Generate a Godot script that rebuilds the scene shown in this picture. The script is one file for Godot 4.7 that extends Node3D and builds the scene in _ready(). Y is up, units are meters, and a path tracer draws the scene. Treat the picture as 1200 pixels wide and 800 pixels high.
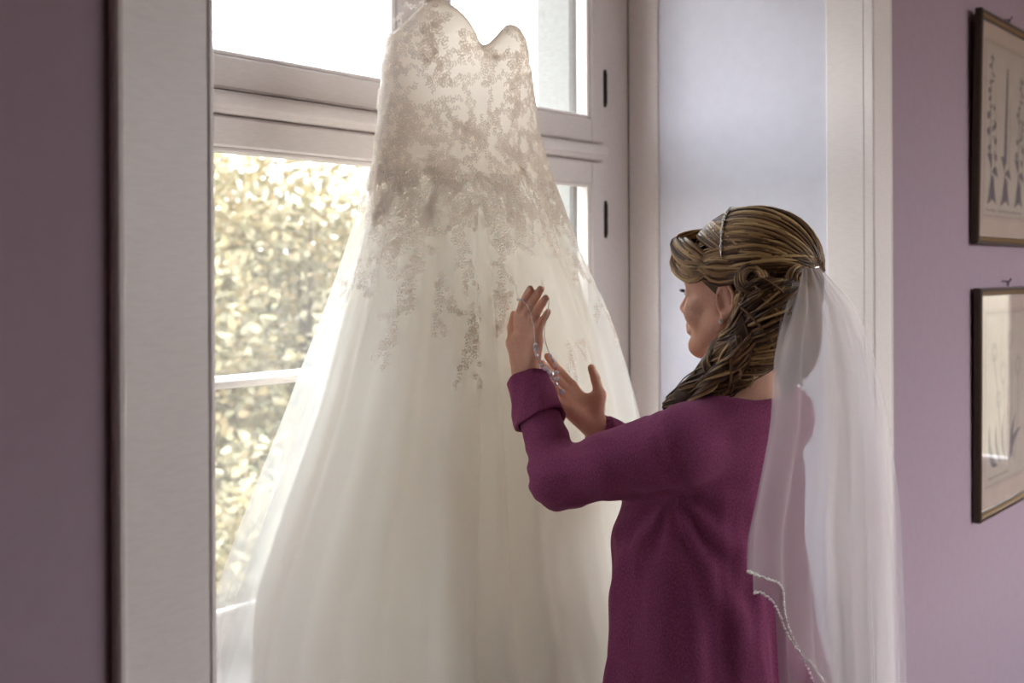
extends Node3D
# A bride-to-be in a purple jumper and veil admires a wedding dress that hangs in a deep window niche.
# The wall with the niche stands at z = 0 (room: z > 0); x runs along the wall, y is up, metres.

var rng := RandomNumberGenerator.new()
var M := {}

func _ready() -> void:
	rng.seed = 20240611
	# ---------- camera ----------
	var cam := Camera3D.new()
	cam.name = "camera"
	var psi := atan(1200.0 / 1095.0)
	cam.projection = Camera3D.PROJECTION_FRUSTUM
	cam.near = 0.05
	cam.far = 200.0
	cam.size = 0.05 * 800.0 / 1200.0
	cam.frustum_offset = Vector2(0, -0.05 * 80.0 / 1200.0)
	cam.position = Vector3(0, 1.56, 1.15)
	cam.basis = Basis(Vector3.UP, -psi) * Basis(Vector3.BACK, -0.005)
	var lens := CameraAttributesPhysical.new()
	lens.frustum_focal_length = 36.0
	lens.frustum_focus_distance = 1.9
	lens.frustum_near = 0.05
	lens.frustum_far = 200.0
	lens.exposure_aperture = 3.2
	cam.attributes = lens
	add_child(cam)
	cam.current = true
	# ---------- sky ----------
	var env := Environment.new()
	var sky := Sky.new()
	var sm := ProceduralSkyMaterial.new()
	sm.sky_top_color = Color(0.90, 0.95, 1.0)
	sm.sky_horizon_color = Color(1.0, 0.99, 0.97)
	sm.ground_horizon_color = Color(0.80, 0.78, 0.72)
	sm.ground_bottom_color = Color(0.55, 0.52, 0.47)
	sm.energy_multiplier = 1.0
	sm.sky_energy_multiplier = 1.0
	sm.ground_energy_multiplier = 0.6
	sky.sky_material = sm
	env.background_mode = Environment.BG_SKY
	env.sky = sky
	env.background_energy_multiplier = 3.0
	env.tonemap_mode = Environment.TONE_MAPPER_LINEAR
	env.tonemap_exposure = 4.3
	env.sdfgi_enabled = true
	env.ssao_enabled = true
	env.ssil_enabled = true
	var we := WorldEnvironment.new()
	we.name = "world_environment"
	we.environment = env
	add_child(we)
	# ---------- things ----------
	make_materials()
	build_room()
	build_window()
	build_outside()
	build_pictures()
	build_dress()
	build_person()
	build_necklace()

# ======================= helpers =======================
func V(x: float, y: float, z: float) -> Vector3:
	return Vector3(x, y, z)

func new_st(smooth := false) -> SurfaceTool:
	var st := SurfaceTool.new()
	st.begin(Mesh.PRIMITIVE_TRIANGLES)
	st.set_smooth_group(0 if smooth else -1)
	return st

func obj(called: String, st: SurfaceTool, mat: Material, parent: Node = null) -> MeshInstance3D:
	st.generate_normals()
	var mi := MeshInstance3D.new()
	mi.name = called
	mi.mesh = st.commit()
	mi.material_override = mat
	(parent if parent else self).add_child(mi, true)
	return mi

func root(called: String, at: Vector3, parent: Node = null) -> Node3D:
	var n := Node3D.new()
	n.name = called
	n.position = at
	(parent if parent else self).add_child(n, true)
	return n

func tag(o: Node, label: String, category: String, group := "", kind := "") -> void:
	o.set_meta("label", label)
	o.set_meta("category", category)
	if group != "": o.set_meta("group", group)
	if kind != "": o.set_meta("kind", kind)

func structure(o: Node, label := "", category := "") -> void:
	o.set_meta("kind", "structure")
	if label != "": o.set_meta("label", label)
	if category != "": o.set_meta("category", category)

func tri(st: SurfaceTool, a: Vector3, b: Vector3, c: Vector3) -> void:
	st.add_vertex(a); st.add_vertex(b); st.add_vertex(c)

func quad(st: SurfaceTool, a: Vector3, b: Vector3, c: Vector3, d: Vector3) -> void:
	tri(st, a, b, c); tri(st, a, c, d)

# a box between two corners with chamfered edges
func box(st: SurfaceTool, lo: Vector3, hi: Vector3, e := 0.003) -> void:
	box_at(st, Transform3D(Basis(), (lo + hi) * 0.5), (hi - lo) * 0.5, e)

func box_at(st: SurfaceTool, tr: Transform3D, h: Vector3, e := 0.003) -> void:
	h = h.abs()
	e = minf(e, minf(h.x, minf(h.y, h.z)) * 0.9)
	for ax in 3:
		var u := (ax + 1) % 3
		var v := (ax + 2) % 3
		for s: float in [-1.0, 1.0]:
			var q: Array[Vector3] = []
			for k: Vector2 in [Vector2(-1, -1), Vector2(1, -1), Vector2(1, 1), Vector2(-1, 1)]:
				var p := Vector3.ZERO
				p[ax] = s * h[ax]
				p[u] = k.x * (h[u] - e)
				p[v] = k.y * (h[v] - e)
				q.append(tr * p)
			if s > 0: quad(st, q[3], q[2], q[1], q[0])
			else: quad(st, q[0], q[1], q[2], q[3])
		for su: float in [-1.0, 1.0]:
			for sv: float in [-1.0, 1.0]:
				var q2: Array[Vector3] = []
				for k: Vector2 in [Vector2(-1, 0), Vector2(1, 0), Vector2(1, 1), Vector2(-1, 1)]:
					var p := Vector3.ZERO
					p[ax] = k.x * (h[ax] - e)
					p[u] = su * (h[u] - (e if k.y > 0.5 else 0.0))
					p[v] = sv * (h[v] - (0.0 if k.y > 0.5 else e))
					q2.append(tr * p)
				if su * sv > 0: quad(st, q2[0], q2[1], q2[2], q2[3])
				else: quad(st, q2[3], q2[2], q2[1], q2[0])
	for sx: float in [-1.0, 1.0]:
		for sy: float in [-1.0, 1.0]:
			for sz: float in [-1.0, 1.0]:
				var a := tr * V(sx * h.x, sy * (h.y - e), sz * (h.z - e))
				var b := tr * V(sx * (h.x - e), sy * h.y, sz * (h.z - e))
				var c := tr * V(sx * (h.x - e), sy * (h.y - e), sz * h.z)
				if sx * sy * sz > 0: tri(st, c, b, a)
				else: tri(st, a, b, c)

# a closed 2-D outline (u, v) swept along w
func prism(st: SurfaceTool, poly: PackedVector2Array, o: Vector3, u: Vector3, v: Vector3, w: Vector3) -> void:
	if Geometry2D.is_polygon_clockwise(poly):
		poly.reverse()
	var idx := Geometry2D.triangulate_polygon(poly)
	var flip := u.cross(v).dot(w) < 0.0
	for i in range(0, idx.size(), 3):
		var a := o + u * poly[idx[i]].x + v * poly[idx[i]].y
		var b := o + u * poly[idx[i + 1]].x + v * poly[idx[i + 1]].y
		var c := o + u * poly[idx[i + 2]].x + v * poly[idx[i + 2]].y
		if flip: tri(st, c, b, a)
		else: tri(st, a, b, c)
		if flip: tri(st, a + w, b + w, c + w)
		else: tri(st, c + w, b + w, a + w)
	for i in poly.size():
		var p := poly[i]
		var q := poly[(i + 1) % poly.size()]
		var a := o + u * p.x + v * p.y
		var b := o + u * q.x + v * q.y
		if flip: quad(st, a, b, b + w, a + w)
		else: quad(st, a + w, b + w, b, a)

# a tube through points; radii may taper, flat < 1 makes a ribbon-like section
func tube(st: SurfaceTool, pts: PackedVector3Array, radii: PackedFloat32Array, sides := 6, caps := true, flat := 1.0, flat_dir := Vector3.ZERO) -> void:
	var n := pts.size()
	var rings: Array = []
	var prev := Vector3.ZERO
	for i in n:
		var t := (pts[mini(i + 1, n - 1)] - pts[maxi(i - 1, 0)]).normalized()
		var u := prev
		if flat_dir != Vector3.ZERO: u = flat_dir
		elif i == 0: u = Vector3.UP if absf(t.y) < 0.9 else Vector3.RIGHT
		u = (u - t * u.dot(t)).normalized()
		if u == Vector3.ZERO: u = t.cross(Vector3.RIGHT).normalized()
		prev = u
		var w := t.cross(u)
		var ring := PackedVector3Array()
		for k in sides:
			var a := TAU * k / sides
			ring.append(pts[i] + (u * cos(a) * flat + w * sin(a)) * radii[i])
		rings.append(ring)
	for i in n - 1:
		for k in sides:
			var k2 := (k + 1) % sides
			quad(st, rings[i][k], rings[i + 1][k], rings[i + 1][k2], rings[i][k2])
	if caps:
		for k in range(1, sides - 1):
			tri(st, rings[0][0], rings[0][k], rings[0][k + 1])
			tri(st, rings[n - 1][0], rings[n - 1][k + 1], rings[n - 1][k])

func ball(st: SurfaceTool, c: Vector3, r: Vector3, rows := 6, cols := 8, basis := Basis()) -> void:
	for i in rows:
		for k in cols:
			var q: Array[Vector3] = []
			for d: Vector2 in [Vector2(0, 0), Vector2(0, 1), Vector2(1, 1), Vector2(1, 0)]:
				var th := PI * (i + d.x) / rows
				var ph := TAU * fmod(k + d.y, cols) / cols
				q.append(c + basis * (V(sin(th) * cos(ph), cos(th), sin(th) * sin(ph)) * r))
			if i > 0: tri(st, q[0], q[1], q[2])
			if i < rows - 1: tri(st, q[0], q[2], q[3])

# a sheet through rows of points (smooth, indexed)
func sheet(rows: Array, closed := false, thick := 0.0) -> ArrayMesh:
	var m: int = rows[0].size()
	var n := rows.size()
	var vs := PackedVector3Array()
	var uv := PackedVector2Array()
	for i in n:
		for k in m:
			vs.append(rows[i][k])
			uv.append(Vector2(float(k) / m, float(i) / n))
	var ix := PackedInt32Array()
	for i in n - 1:
		for k in (m if closed else m - 1):
			var k2 := (k + 1) % m
			ix.append_array([i * m + k, i * m + k2, (i + 1) * m + k2, i * m + k, (i + 1) * m + k2, (i + 1) * m + k])
	return indexed(vs, ix, uv)

func indexed(vs: PackedVector3Array, ix: PackedInt32Array, uv := PackedVector2Array()) -> ArrayMesh:
	var nr := PackedVector3Array()
	nr.resize(vs.size())
	for i in range(0, ix.size(), 3):
		var a := vs[ix[i]]
		var f := (vs[ix[i + 2]] - a).cross(vs[ix[i + 1]] - a)
		nr[ix[i]] += f; nr[ix[i + 1]] += f; nr[ix[i + 2]] += f
	for i in nr.size():
		nr[i] = nr[i].normalized() if nr[i].length_squared() > 0.0 else Vector3.UP
	var arr := []
	arr.resize(Mesh.ARRAY_MAX)
	arr[Mesh.ARRAY_VERTEX] = vs
	arr[Mesh.ARRAY_NORMAL] = nr
	arr[Mesh.ARRAY_INDEX] = ix
	if uv.size(): arr[Mesh.ARRAY_TEX_UV] = uv
	var am := ArrayMesh.new()
	am.add_surface_from_arrays(Mesh.PRIMITIVE_TRIANGLES, arr)
	return am

func put(called: String, mesh: Mesh, mat: Material, parent: Node = null) -> MeshInstance3D:
	var mi := MeshInstance3D.new()
	mi.name = called
	mi.mesh = mesh
	mi.material_override = mat
	(parent if parent else self).add_child(mi, true)
	return mi

func table(tb: Array, x: float, col: int) -> float:   # rows sorted by falling first column, smooth interpolation
	if x >= tb[0][0]: return tb[0][col]
	for i in range(1, tb.size()):
		if x >= tb[i][0]:
			var f: float = (tb[i - 1][0] - x) / (tb[i - 1][0] - tb[i][0])
			var p0: float = tb[maxi(i - 2, 0)][col]
			var p1: float = tb[i - 1][col]
			var p2: float = tb[i][col]
			var p3: float = tb[mini(i + 1, tb.size() - 1)][col]
			var v := cubic_interpolate(p1, p2, p0, p3, f)
			return clampf(v, minf(p1, p2), maxf(p1, p2))
	return tb[tb.size() - 1][col]

# ======================= materials =======================
func mat(called: String, c: Color, rough := 0.7, spec := 0.5, metal := 0.0) -> StandardMaterial3D:
	var m := StandardMaterial3D.new()
	m.resource_name = called
	m.albedo_color = c
	m.roughness = rough
	m.metallic_specular = spec
	m.metallic = metal
	M[called] = m
	return m

func noise_tex(freq: float, a: Color, b: Color, seed_ := 1, octaves := 4, size := 512, kind := FastNoiseLite.TYPE_SIMPLEX_SMOOTH) -> NoiseTexture2D:
	var n := FastNoiseLite.new()
	n.noise_type = kind
	n.frequency = freq
	n.seed = seed_
	n.fractal_octaves = octaves
	var t := NoiseTexture2D.new()
	t.width = size
	t.height = size
	t.seamless = true
	t.noise = n
	var g := Gradient.new()
	g.set_color(0, a)
	g.set_color(1, b)
	t.color_ramp = g
	return t

func grain(m: StandardMaterial3D, t: Texture2D, scale: Vector3, world := true) -> void:
	m.albedo_texture = t
	m.uv1_triplanar = true
	m.uv1_world_triplanar = world
	m.uv1_scale = scale

func relief(m: StandardMaterial3D, t: Texture2D, cm: float) -> void:
	m.heightmap_enabled = true
	m.heightmap_texture = t
	m.heightmap_scale = cm

func make_materials() -> void:
	var plaster := noise_tex(0.03, Color(0.975, 0.975, 0.975), Color(1, 1, 1), 3, 5)
	var fine := noise_tex(0.25, Color(0.2, 0.2, 0.2), Color(0.9, 0.9, 0.9), 8, 3)
	var m := mat("lilac_plaster", Color(0.60, 0.515, 0.555), 0.85, 0.3)
	grain(m, plaster, Vector3.ONE * 1.3)
	relief(m, fine, 0.02)
	m = mat("pale_plaster", Color(0.83, 0.815, 0.85), 0.8, 0.3)
	grain(m, plaster, Vector3.ONE * 1.1)
	relief(m, fine, 0.015)
	m = mat("white_paint", Color(0.865, 0.82, 0.80), 0.42, 0.5)
	grain(m, noise_tex(0.05, Color(0.96, 0.955, 0.95), Color(1, 1, 1), 5, 4), V(1.0, 6.0, 1.0))
	m = mat("ceiling_paint", Color(0.88, 0.87, 0.86), 0.9, 0.2)
	grain(m, plaster, Vector3.ONE)
	m = mat("floor_wood", Color(0.55, 0.40, 0.27), 0.45, 0.5)
	grain(m, noise_tex(0.02, Color(0.7, 0.68, 0.65), Color(1, 1, 1), 9, 5), V(0.6, 3.0, 6.0))
	m = mat("stone", Color(0.57, 0.56, 0.54), 0.9, 0.2)
	grain(m, noise_tex(0.04, Color(0.90, 0.895, 0.89), Color(1, 1, 1), 12, 6), Vector3.ONE * 2.4)
	relief(m, noise_tex(0.08, Color(0, 0, 0), Color(1, 1, 1), 13, 4), 0.12)
	m = mat("glass", Color(1, 1, 1, 0.04), 0.02, 0.5)
	m.transparency = BaseMaterial3D.TRANSPARENCY_ALPHA
	mat("old_bronze", Color(0.16, 0.13, 0.10), 0.45, 0.5, 0.6)
	mat("iron_hook", Color(0.10, 0.09, 0.09), 0.5, 0.5, 0.7)
	m = mat("frame_wood", Color(0.30, 0.235, 0.15), 0.32, 0.5)
	grain(m, noise_tex(0.04, Color(0.55, 0.5, 0.45), Color(1, 1, 1), 17, 5), V(6, 6, 6))
	mat("frame_gold", Color(0.52, 0.41, 0.24), 0.35, 0.5, 0.45)
	m = mat("mat_board", Color(0.72, 0.62, 0.54), 0.9, 0.2)
	grain(m, noise_tex(0.3, Color(0.95, 0.94, 0.93), Color(1, 1, 1), 19, 3), Vector3.ONE * 4)
	m = mat("bark", Color(0.50, 0.43, 0.35), 0.95, 0.2)
	grain(m, noise_tex(0.06, Color(0.55, 0.52, 0.5), Color(1, 1, 1), 21, 5), V(3, 1, 3))
	m = mat("grass", Color(0.42, 0.41, 0.31), 0.95, 0.2)
	grain(m, noise_tex(0.1, Color(0.6, 0.62, 0.5), Color(1, 1, 0.9), 22, 5), Vector3.ONE * 0.3)
# ======================= room =======================
const OPEN_L := 0.694      # the niche's opening in the room-side wall
const OPEN_R := 2.684
const OPEN_TOP := 2.86
const FRAME_Z := -0.79
const OUT_Z := -0.96

func wall(called: String, mat_: Material, boxes: Array) -> MeshInstance3D:
	var st := new_st()
	for b: Array in boxes:
		box(st, b[0], b[1], 0.004)
	var o := obj(called, st, mat_)
	structure(o)
	return o

func build_room() -> void:
	var x0 := -3.0
	var x1 := 6.4
	var zb := 3.7
	var top := 3.25
	# the wall that holds the niche, in pieces round the opening
	var st := new_st()
	box(st, V(x0, 0, OUT_Z), V(0.60, top, 0.0))
	box(st, V(2.78, 0, OUT_Z), V(x1, top, 0.0))
	box(st, V(0.60, OPEN_TOP + 0.06, OUT_Z), V(2.78, top, 0.0))
	var w := obj("wall_front", st, M.lilac_plaster)
	structure(w, "lilac plastered wall with a deep window niche and two framed prints", "wall")
	# pale plaster of the niche's sides and head, set back from the wooden linings
	st = new_st()
	box(st, V(2.692, 0.12, -0.677), V(2.785, OPEN_TOP + 0.02, -0.118), 0.001)
	var r := obj("wall_niche_side", st, M.pale_plaster)
	structure(r, "pale plaster side of the window niche behind the bride", "wall")
	st = new_st()
	prism(st, PackedVector2Array([Vector2(0.59, -0.118), Vector2(0.686, -0.118), Vector2(0.86, -0.677), Vector2(0.59, -0.677)]), V(0, 0.12, 0), V(1, 0, 0), V(0, 0, 1), V(0, OPEN_TOP - 0.1, 0))
	structure(obj("wall_niche_side", st, M.pale_plaster))
	st = new_st()
	box(st, V(0.60, OPEN_TOP + 0.01, -0.677), V(2.78, OPEN_TOP + 0.07, -0.118), 0.001)
	structure(obj("wall_niche_head", st, M.pale_plaster))
	# parapet under the window
	st = new_st()
	box(st, V(0.60, 0, OUT_Z), V(2.78, 0.70, -0.60))
	structure(obj("wall_parapet", st, M.pale_plaster))
	# floor of the room and the niche: boards
	var fl := root("floor", V(0, 0, 0))
	structure(fl)
	var bz := 0.16
	var k := 0
	var wood: Array = []
	for i in 4:
		var mm: StandardMaterial3D = M.floor_wood.duplicate()
		mm.albedo_color = M.floor_wood.albedo_color * (0.85 + 0.1 * i)
		wood.append(mm)
	st = new_st()
	box(st, V(x0, -0.22, OUT_Z), V(x1, -0.021, zb))
	obj("subfloor", st, M.floor_wood, fl)
	var z := -0.6
	while z < zb:
		st = new_st()
		box(st, V(x0, -0.02, z), V(x1, 0.0, minf(z + bz - 0.002, zb)), 0.002)
		obj("floorboard", st, wood[(k * 7) % 4], fl)
		z += bz
		k += 1
	# ceiling, side walls and back wall with two tall windows
	wall("ceiling", M.ceiling_paint, [[V(x0, top, OUT_Z), V(x1, top + 0.2, zb)]])
	wall("wall_left", M.lilac_plaster, [[V(x0 - 0.2, -0.2, OUT_Z), V(x0, top + 0.2, zb)]])
	# right wall with a narrow window near the front wall
	wall("wall_right", M.lilac_plaster, [
		[V(x1, -0.2, OUT_Z), V(x1 + 0.2, top + 0.2, 0.78)], [V(x1, -0.2, 1.02), V(x1 + 0.2, top + 0.2, zb)],
		[V(x1, -0.2, 0.78), V(x1 + 0.2, 0.40, 1.02)], [V(x1, 1.62, 0.78), V(x1 + 0.2, top + 0.2, 1.02)]])
	var back: Array = [[V(x0, -0.2, zb), V(2.1, top + 0.2, zb + 0.25)]]
	for i in 3:
		var xa := 2.1 + 1.45 * i
		back.append([V(xa, -0.2, zb), V(xa + 1.3, 0.45, zb + 0.25)])
		back.append([V(xa, 3.05, zb), V(xa + 1.3, top + 0.2, zb + 0.25)])
		back.append([V(xa + 1.3, -0.2, zb), V(xa + 1.45 if i < 2 else x1, top + 0.2, zb + 0.25)])
	wall("wall_back", M.lilac_plaster, back)
	for i in 3:
		plain_window("window_%d" % (i + 3), Transform3D(Basis(), V(2.1 + 1.45 * i + 0.65, 0.45, zb + 0.12)), 1.3, 2.6)
	plain_window("window_2", Transform3D(Basis(Vector3.UP, PI / 2), V(x1 + 0.1, 0.40, 0.90)), 0.24, 1.22, true)
	# wooden architraves and linings of the niche
	architrave("trim_1", 0.565, OPEN_L, "wide white architrave at the left edge of the window niche, in shade")
	architrave("trim_2", OPEN_R, 2.809, "narrow white architrave at the right edge of the window niche")
	st = new_st()
	box(st, V(0.565, OPEN_TOP, -0.01), V(2.809, OPEN_TOP + 0.125, 0.022))
	structure(obj("trim_3", st, M.white_paint))
	lining("trim_4", V(OPEN_R, 0.0, -0.119), V(OPEN_R + 0.03, OPEN_TOP, -0.0095))
	lining("trim_5", V(OPEN_R, 0.70, FRAME_Z), V(OPEN_R + 0.03, OPEN_TOP, -0.677))
	lining("trim_6", V(OPEN_L - 0.03, 0.0, -0.119), V(OPEN_L, OPEN_TOP, -0.0095))
	lining("trim_7", V(0.82, 0.70, FRAME_Z), V(0.86, OPEN_TOP, -0.677))
	st = new_st()
	box(st, V(0.70, 0.70, FRAME_Z - 0.02), V(OPEN_R, 0.735, -0.575), 0.006)
	structure(obj("trim_8", st, M.white_paint), "white painted window sill board behind the hanging dress", "sill")

func architrave(called: String, xa: float, xb: float, label: String) -> void:
	var st := new_st()
	# a plain board with a slim rounded fillet along each edge
	var prof := PackedVector2Array([Vector2(xa, -0.01), Vector2(xa, 0.014), Vector2(xa + 0.003, 0.018), Vector2(xa + 0.008, 0.019), Vector2(xa + 0.011, 0.0165), Vector2(xb - 0.011, 0.0165), Vector2(xb - 0.008, 0.019), Vector2(xb - 0.003, 0.018), Vector2(xb, 0.014), Vector2(xb, -0.01)])
	prism(st, prof, V(0, 0, 0), V(1, 0, 0), V(0, 0, 1), V(0, OPEN_TOP, 0))
	structure(obj(called, st, M.white_paint), label, "trim")

func lining(called: String, lo: Vector3, hi: Vector3) -> void:
	var st := new_st()
	box(st, lo, hi, 0.003)
	structure(obj(called, st, M.white_paint))

func plain_window(called: String, tr: Transform3D, w: float, h: float, single := false) -> void:
	var r := root(called, tr.origin)
	r.basis = tr.basis
	structure(r)
	var st := new_st()
	var e := 0.03 if single else 0.07
	box(st, V(-w / 2, 0, -0.03), V(-w / 2 + e, h, 0.03))
	box(st, V(w / 2 - e, 0, -0.03), V(w / 2, h, 0.03))
	box(st, V(-w / 2 + e, 0, -0.03), V(w / 2 - e, e, 0.03))
	box(st, V(-w / 2 + e, h - e, -0.03), V(w / 2 - e, h, 0.03))
	if not single:
		box(st, V(-0.05, e, -0.03), V(0.05, h - e, 0.03))
		box(st, V(-w / 2 + e, h * 0.7, -0.028), V(-0.05, h * 0.7 + 0.05, 0.028))
		box(st, V(0.05, h * 0.7, -0.028), V(w / 2 - e, h * 0.7 + 0.05, 0.028))
	obj("window_frame", st, M.white_paint, r)
	for s: float in ([0.0] if single else [-1.0, 1.0]):
		st = new_st()
		var half := w / 2 - 0.01 if single else w / 4 - 0.02
		box(st, V(s * w / 4 - half, 0.01, -0.003), V(s * w / 4 + half, h - 0.01, 0.003), 0.0005)
		obj("pane", st, M.glass, r)

# ======================= the window the dress hangs in =======================
func build_window() -> void:
	var r := root("window_1", V(1.78, 0.735, FRAME_Z))
	structure(r, "white casement window with transom and moulded bar behind the dress", "window")
	var o := -r.position
	var st := new_st()
	var wl := 0.86
	# fixed frame: boards beside the casements, head, sill rail, mullion, transom
	box(st, V(wl, 0.735, -0.86) + o, V(1.06, OPEN_TOP, FRAME_Z) + o)
	box(st, V(2.505, 0.735, -0.86) + o, V(OPEN_R, OPEN_TOP, FRAME_Z) + o)
	box(st, V(1.06, 2.78, -0.86) + o, V(2.505, OPEN_TOP, FRAME_Z) + o)
	box(st, V(1.06, 0.735, -0.86) + o, V(2.505, 0.775, FRAME_Z) + o)
	box(st, V(1.06, 1.895, -0.86) + o, V(2.505, 1.96, FRAME_Z) + o)
	box(st, V(1.755, 0.775, -0.85) + o, V(1.805, 1.895, FRAME_Z + 0.003) + o)
	box(st, V(1.755, 1.96, -0.85) + o, V(1.805, 2.78, FRAME_Z + 0.003) + o)
	obj("window_frame", st, M.white_paint, r)
	# moulded transom bar with rounded ends
	st = new_st(true)
	var prof := PackedVector2Array([Vector2(0.0, 1.9035), Vector2(0.016, 1.9035), Vector2(0.022, 1.906), Vector2(0.025, 1.911), Vector2(0.025, 1.9145), Vector2(0.0285, 1.917), Vector2(0.034, 1.919), Vector2(0.0355, 1.922), Vector2(0.0365, 1.928), Vector2(0.038, 1.940), Vector2(0.0355, 1.947), Vector2(0.030, 1.951), Vector2(0.022, 1.9525), Vector2(0.0, 1.9525)])
	var rows: Array = []
	var bar_r := 2.548
	var bar_l := 1.012
	for i in 17:
		var row := PackedVector3Array()
		var f := float(i) / 16.0
		for p in prof:
			# the profile turns back round each end
			var x := 0.0
			var z := p.x
			if i < 8:
				var a := (1.0 - f * 2.0) * PI * 0.5
				x = bar_l + 0.03 - sin(a) * p.x * 0.8
				z = cos(a) * p.x
			elif i == 8:
				x = (bar_l + bar_r) / 2
			else:
				var a2 := (f - 0.5) * 2.0 * PI * 0.5
				x = bar_r - 0.03 + sin(a2) * p.x * 0.8
				z = cos(a2) * p.x
			row.append(V(x, p.y, FRAME_Z + 0.0 + z) + o)
		rows.append(row)
	put("transom_bar", sheet(rows), M.white_paint, r)
	# casements: upper left / right, lower left / right
	casement(r, o, 1.028, 1.752, 1.957, 2.79, 0.064, 0.072, [])
	casement(r, o, 1.808, 2.531, 1.957, 2.79, 0.064, 0.072, [])
	casement(r, o, 1.028, 1.752, 0.765, 1.8985, 0.064, 0.066, [1.327])
	casement(r, o, 1.808, 2.531, 0.765, 1.8985, 0.064, 0.066, [1.327])
	for y: float in [2.13, 2.65, 1.725, 1.0]:
		for s: float in [0.0, 1.0]:
			var hs := new_st(true)
			var x := 2.538 if s > 0 else 1.021
			var pts := PackedVector3Array()
			var rad := PackedFloat32Array()
			for q: Vector2 in [Vector2(-0.058, 0.002), Vector2(-0.054, 0.006), Vector2(-0.05, 0.0045), Vector2(-0.046, 0.0075), Vector2(-0.004, 0.0075), Vector2(0.0, 0.0065), Vector2(0.004, 0.0075), Vector2(0.046, 0.0075), Vector2(0.05, 0.0045), Vector2(0.054, 0.006), Vector2(0.058, 0.002)]:
				pts.append(V(x, y + q.x, -0.772) + o)
				rad.append(q.y)
			tube(hs, pts, rad, 10)
			obj("hinge", hs, M.old_bronze, r)
	# espagnolette handle on the meeting stile (behind the dress)
	st = new_st(true)
	tube(st, PackedVector3Array([V(1.84, 1.38, -0.768) + o, V(1.84, 1.38, -0.735) + o, V(1.84, 1.37, -0.728) + o, V(1.84, 1.27, -0.728) + o]), PackedFloat32Array([0.012, 0.009, 0.009, 0.008]), 10)
	obj("window_handle", st, M.old_bronze, r)

func casement(r: Node3D, o: Vector3, xa: float, xb: float, ya: float, yb: float, sw: float, rail: float, bars: Array) -> void:
	var c := root("casement", V(xa, ya, -0.80) + o, r)
	o = -V(xa, ya, -0.80)
	var zf := -0.770
	var zr := -0.832
	var st := new_st()
	box(st, V(xa, ya, zr) + o, V(xa + sw, yb, zf) + o, 0.005)
	box(st, V(xb - sw, ya, zr) + o, V(xb, yb, zf) + o, 0.005)
	box(st, V(xa + sw - 0.004, ya, zr) + o, V(xb - sw + 0.004, ya + rail, zf) + o, 0.005)
	box(st, V(xa + sw - 0.004, yb - rail, zr) + o, V(xb - sw + 0.004, yb, zf) + o, 0.005)
	obj("sash_frame", st, M.white_paint, c)
	# glazing bead round the pane, a fine step inside the frame
	st = new_st()
	var b := 0.011
	var x0 := xa + sw
	var x1 := xb - sw
	var y0 := ya + rail
	var y1 := yb - rail
	var zb := zf - 0.006
	for q: Array in [[V(x0 - 0.002, y0, -0.803), V(x0 + b, y1, zb)], [V(x1 - b, y0, -0.803), V(x1 + 0.002, y1, zb)], [V(x0 + b, y0 - 0.002, -0.803), V(x1 - b, y0 + b, zb)], [V(x0 + b, y1 - b, -0.803), V(x1 - b, y1 + 0.002, zb)]]:
		box(st, q[0] + o, q[1] + o, 0.004)
	obj("glazing_bead", st, M.white_paint, c)
	var lims: Array = [y0]
	for y: float in bars:
		st = new_st()
		var pr := PackedVector2Array([Vector2(-0.822, y - 0.013), Vector2(-0.792, y - 0.013), Vector2(-0.777, y - 0.004), Vector2(-0.777, y + 0.004), Vector2(-0.792, y + 0.013), Vector2(-0.822, y + 0.013)])
		prism(st, pr, V(x0 + 0.002, 0, 0) + o, V(0, 0, 1), V(0, 1, 0), V(x1 - x0 - 0.004, 0, 0))
		obj("glazing_bar", st, M.white_paint, c)
		lims.append(y)
	lims.append(y1)
	for i in lims.size() - 1:
		st = new_st()
		box(st, V(x0 + 0.001, lims[i] + 0.001, -0.807) + o, V(x1 - 0.001, lims[i + 1] - 0.001, -0.803) + o, 0.0004)
		obj("pane", st, M.glass, c)

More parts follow.
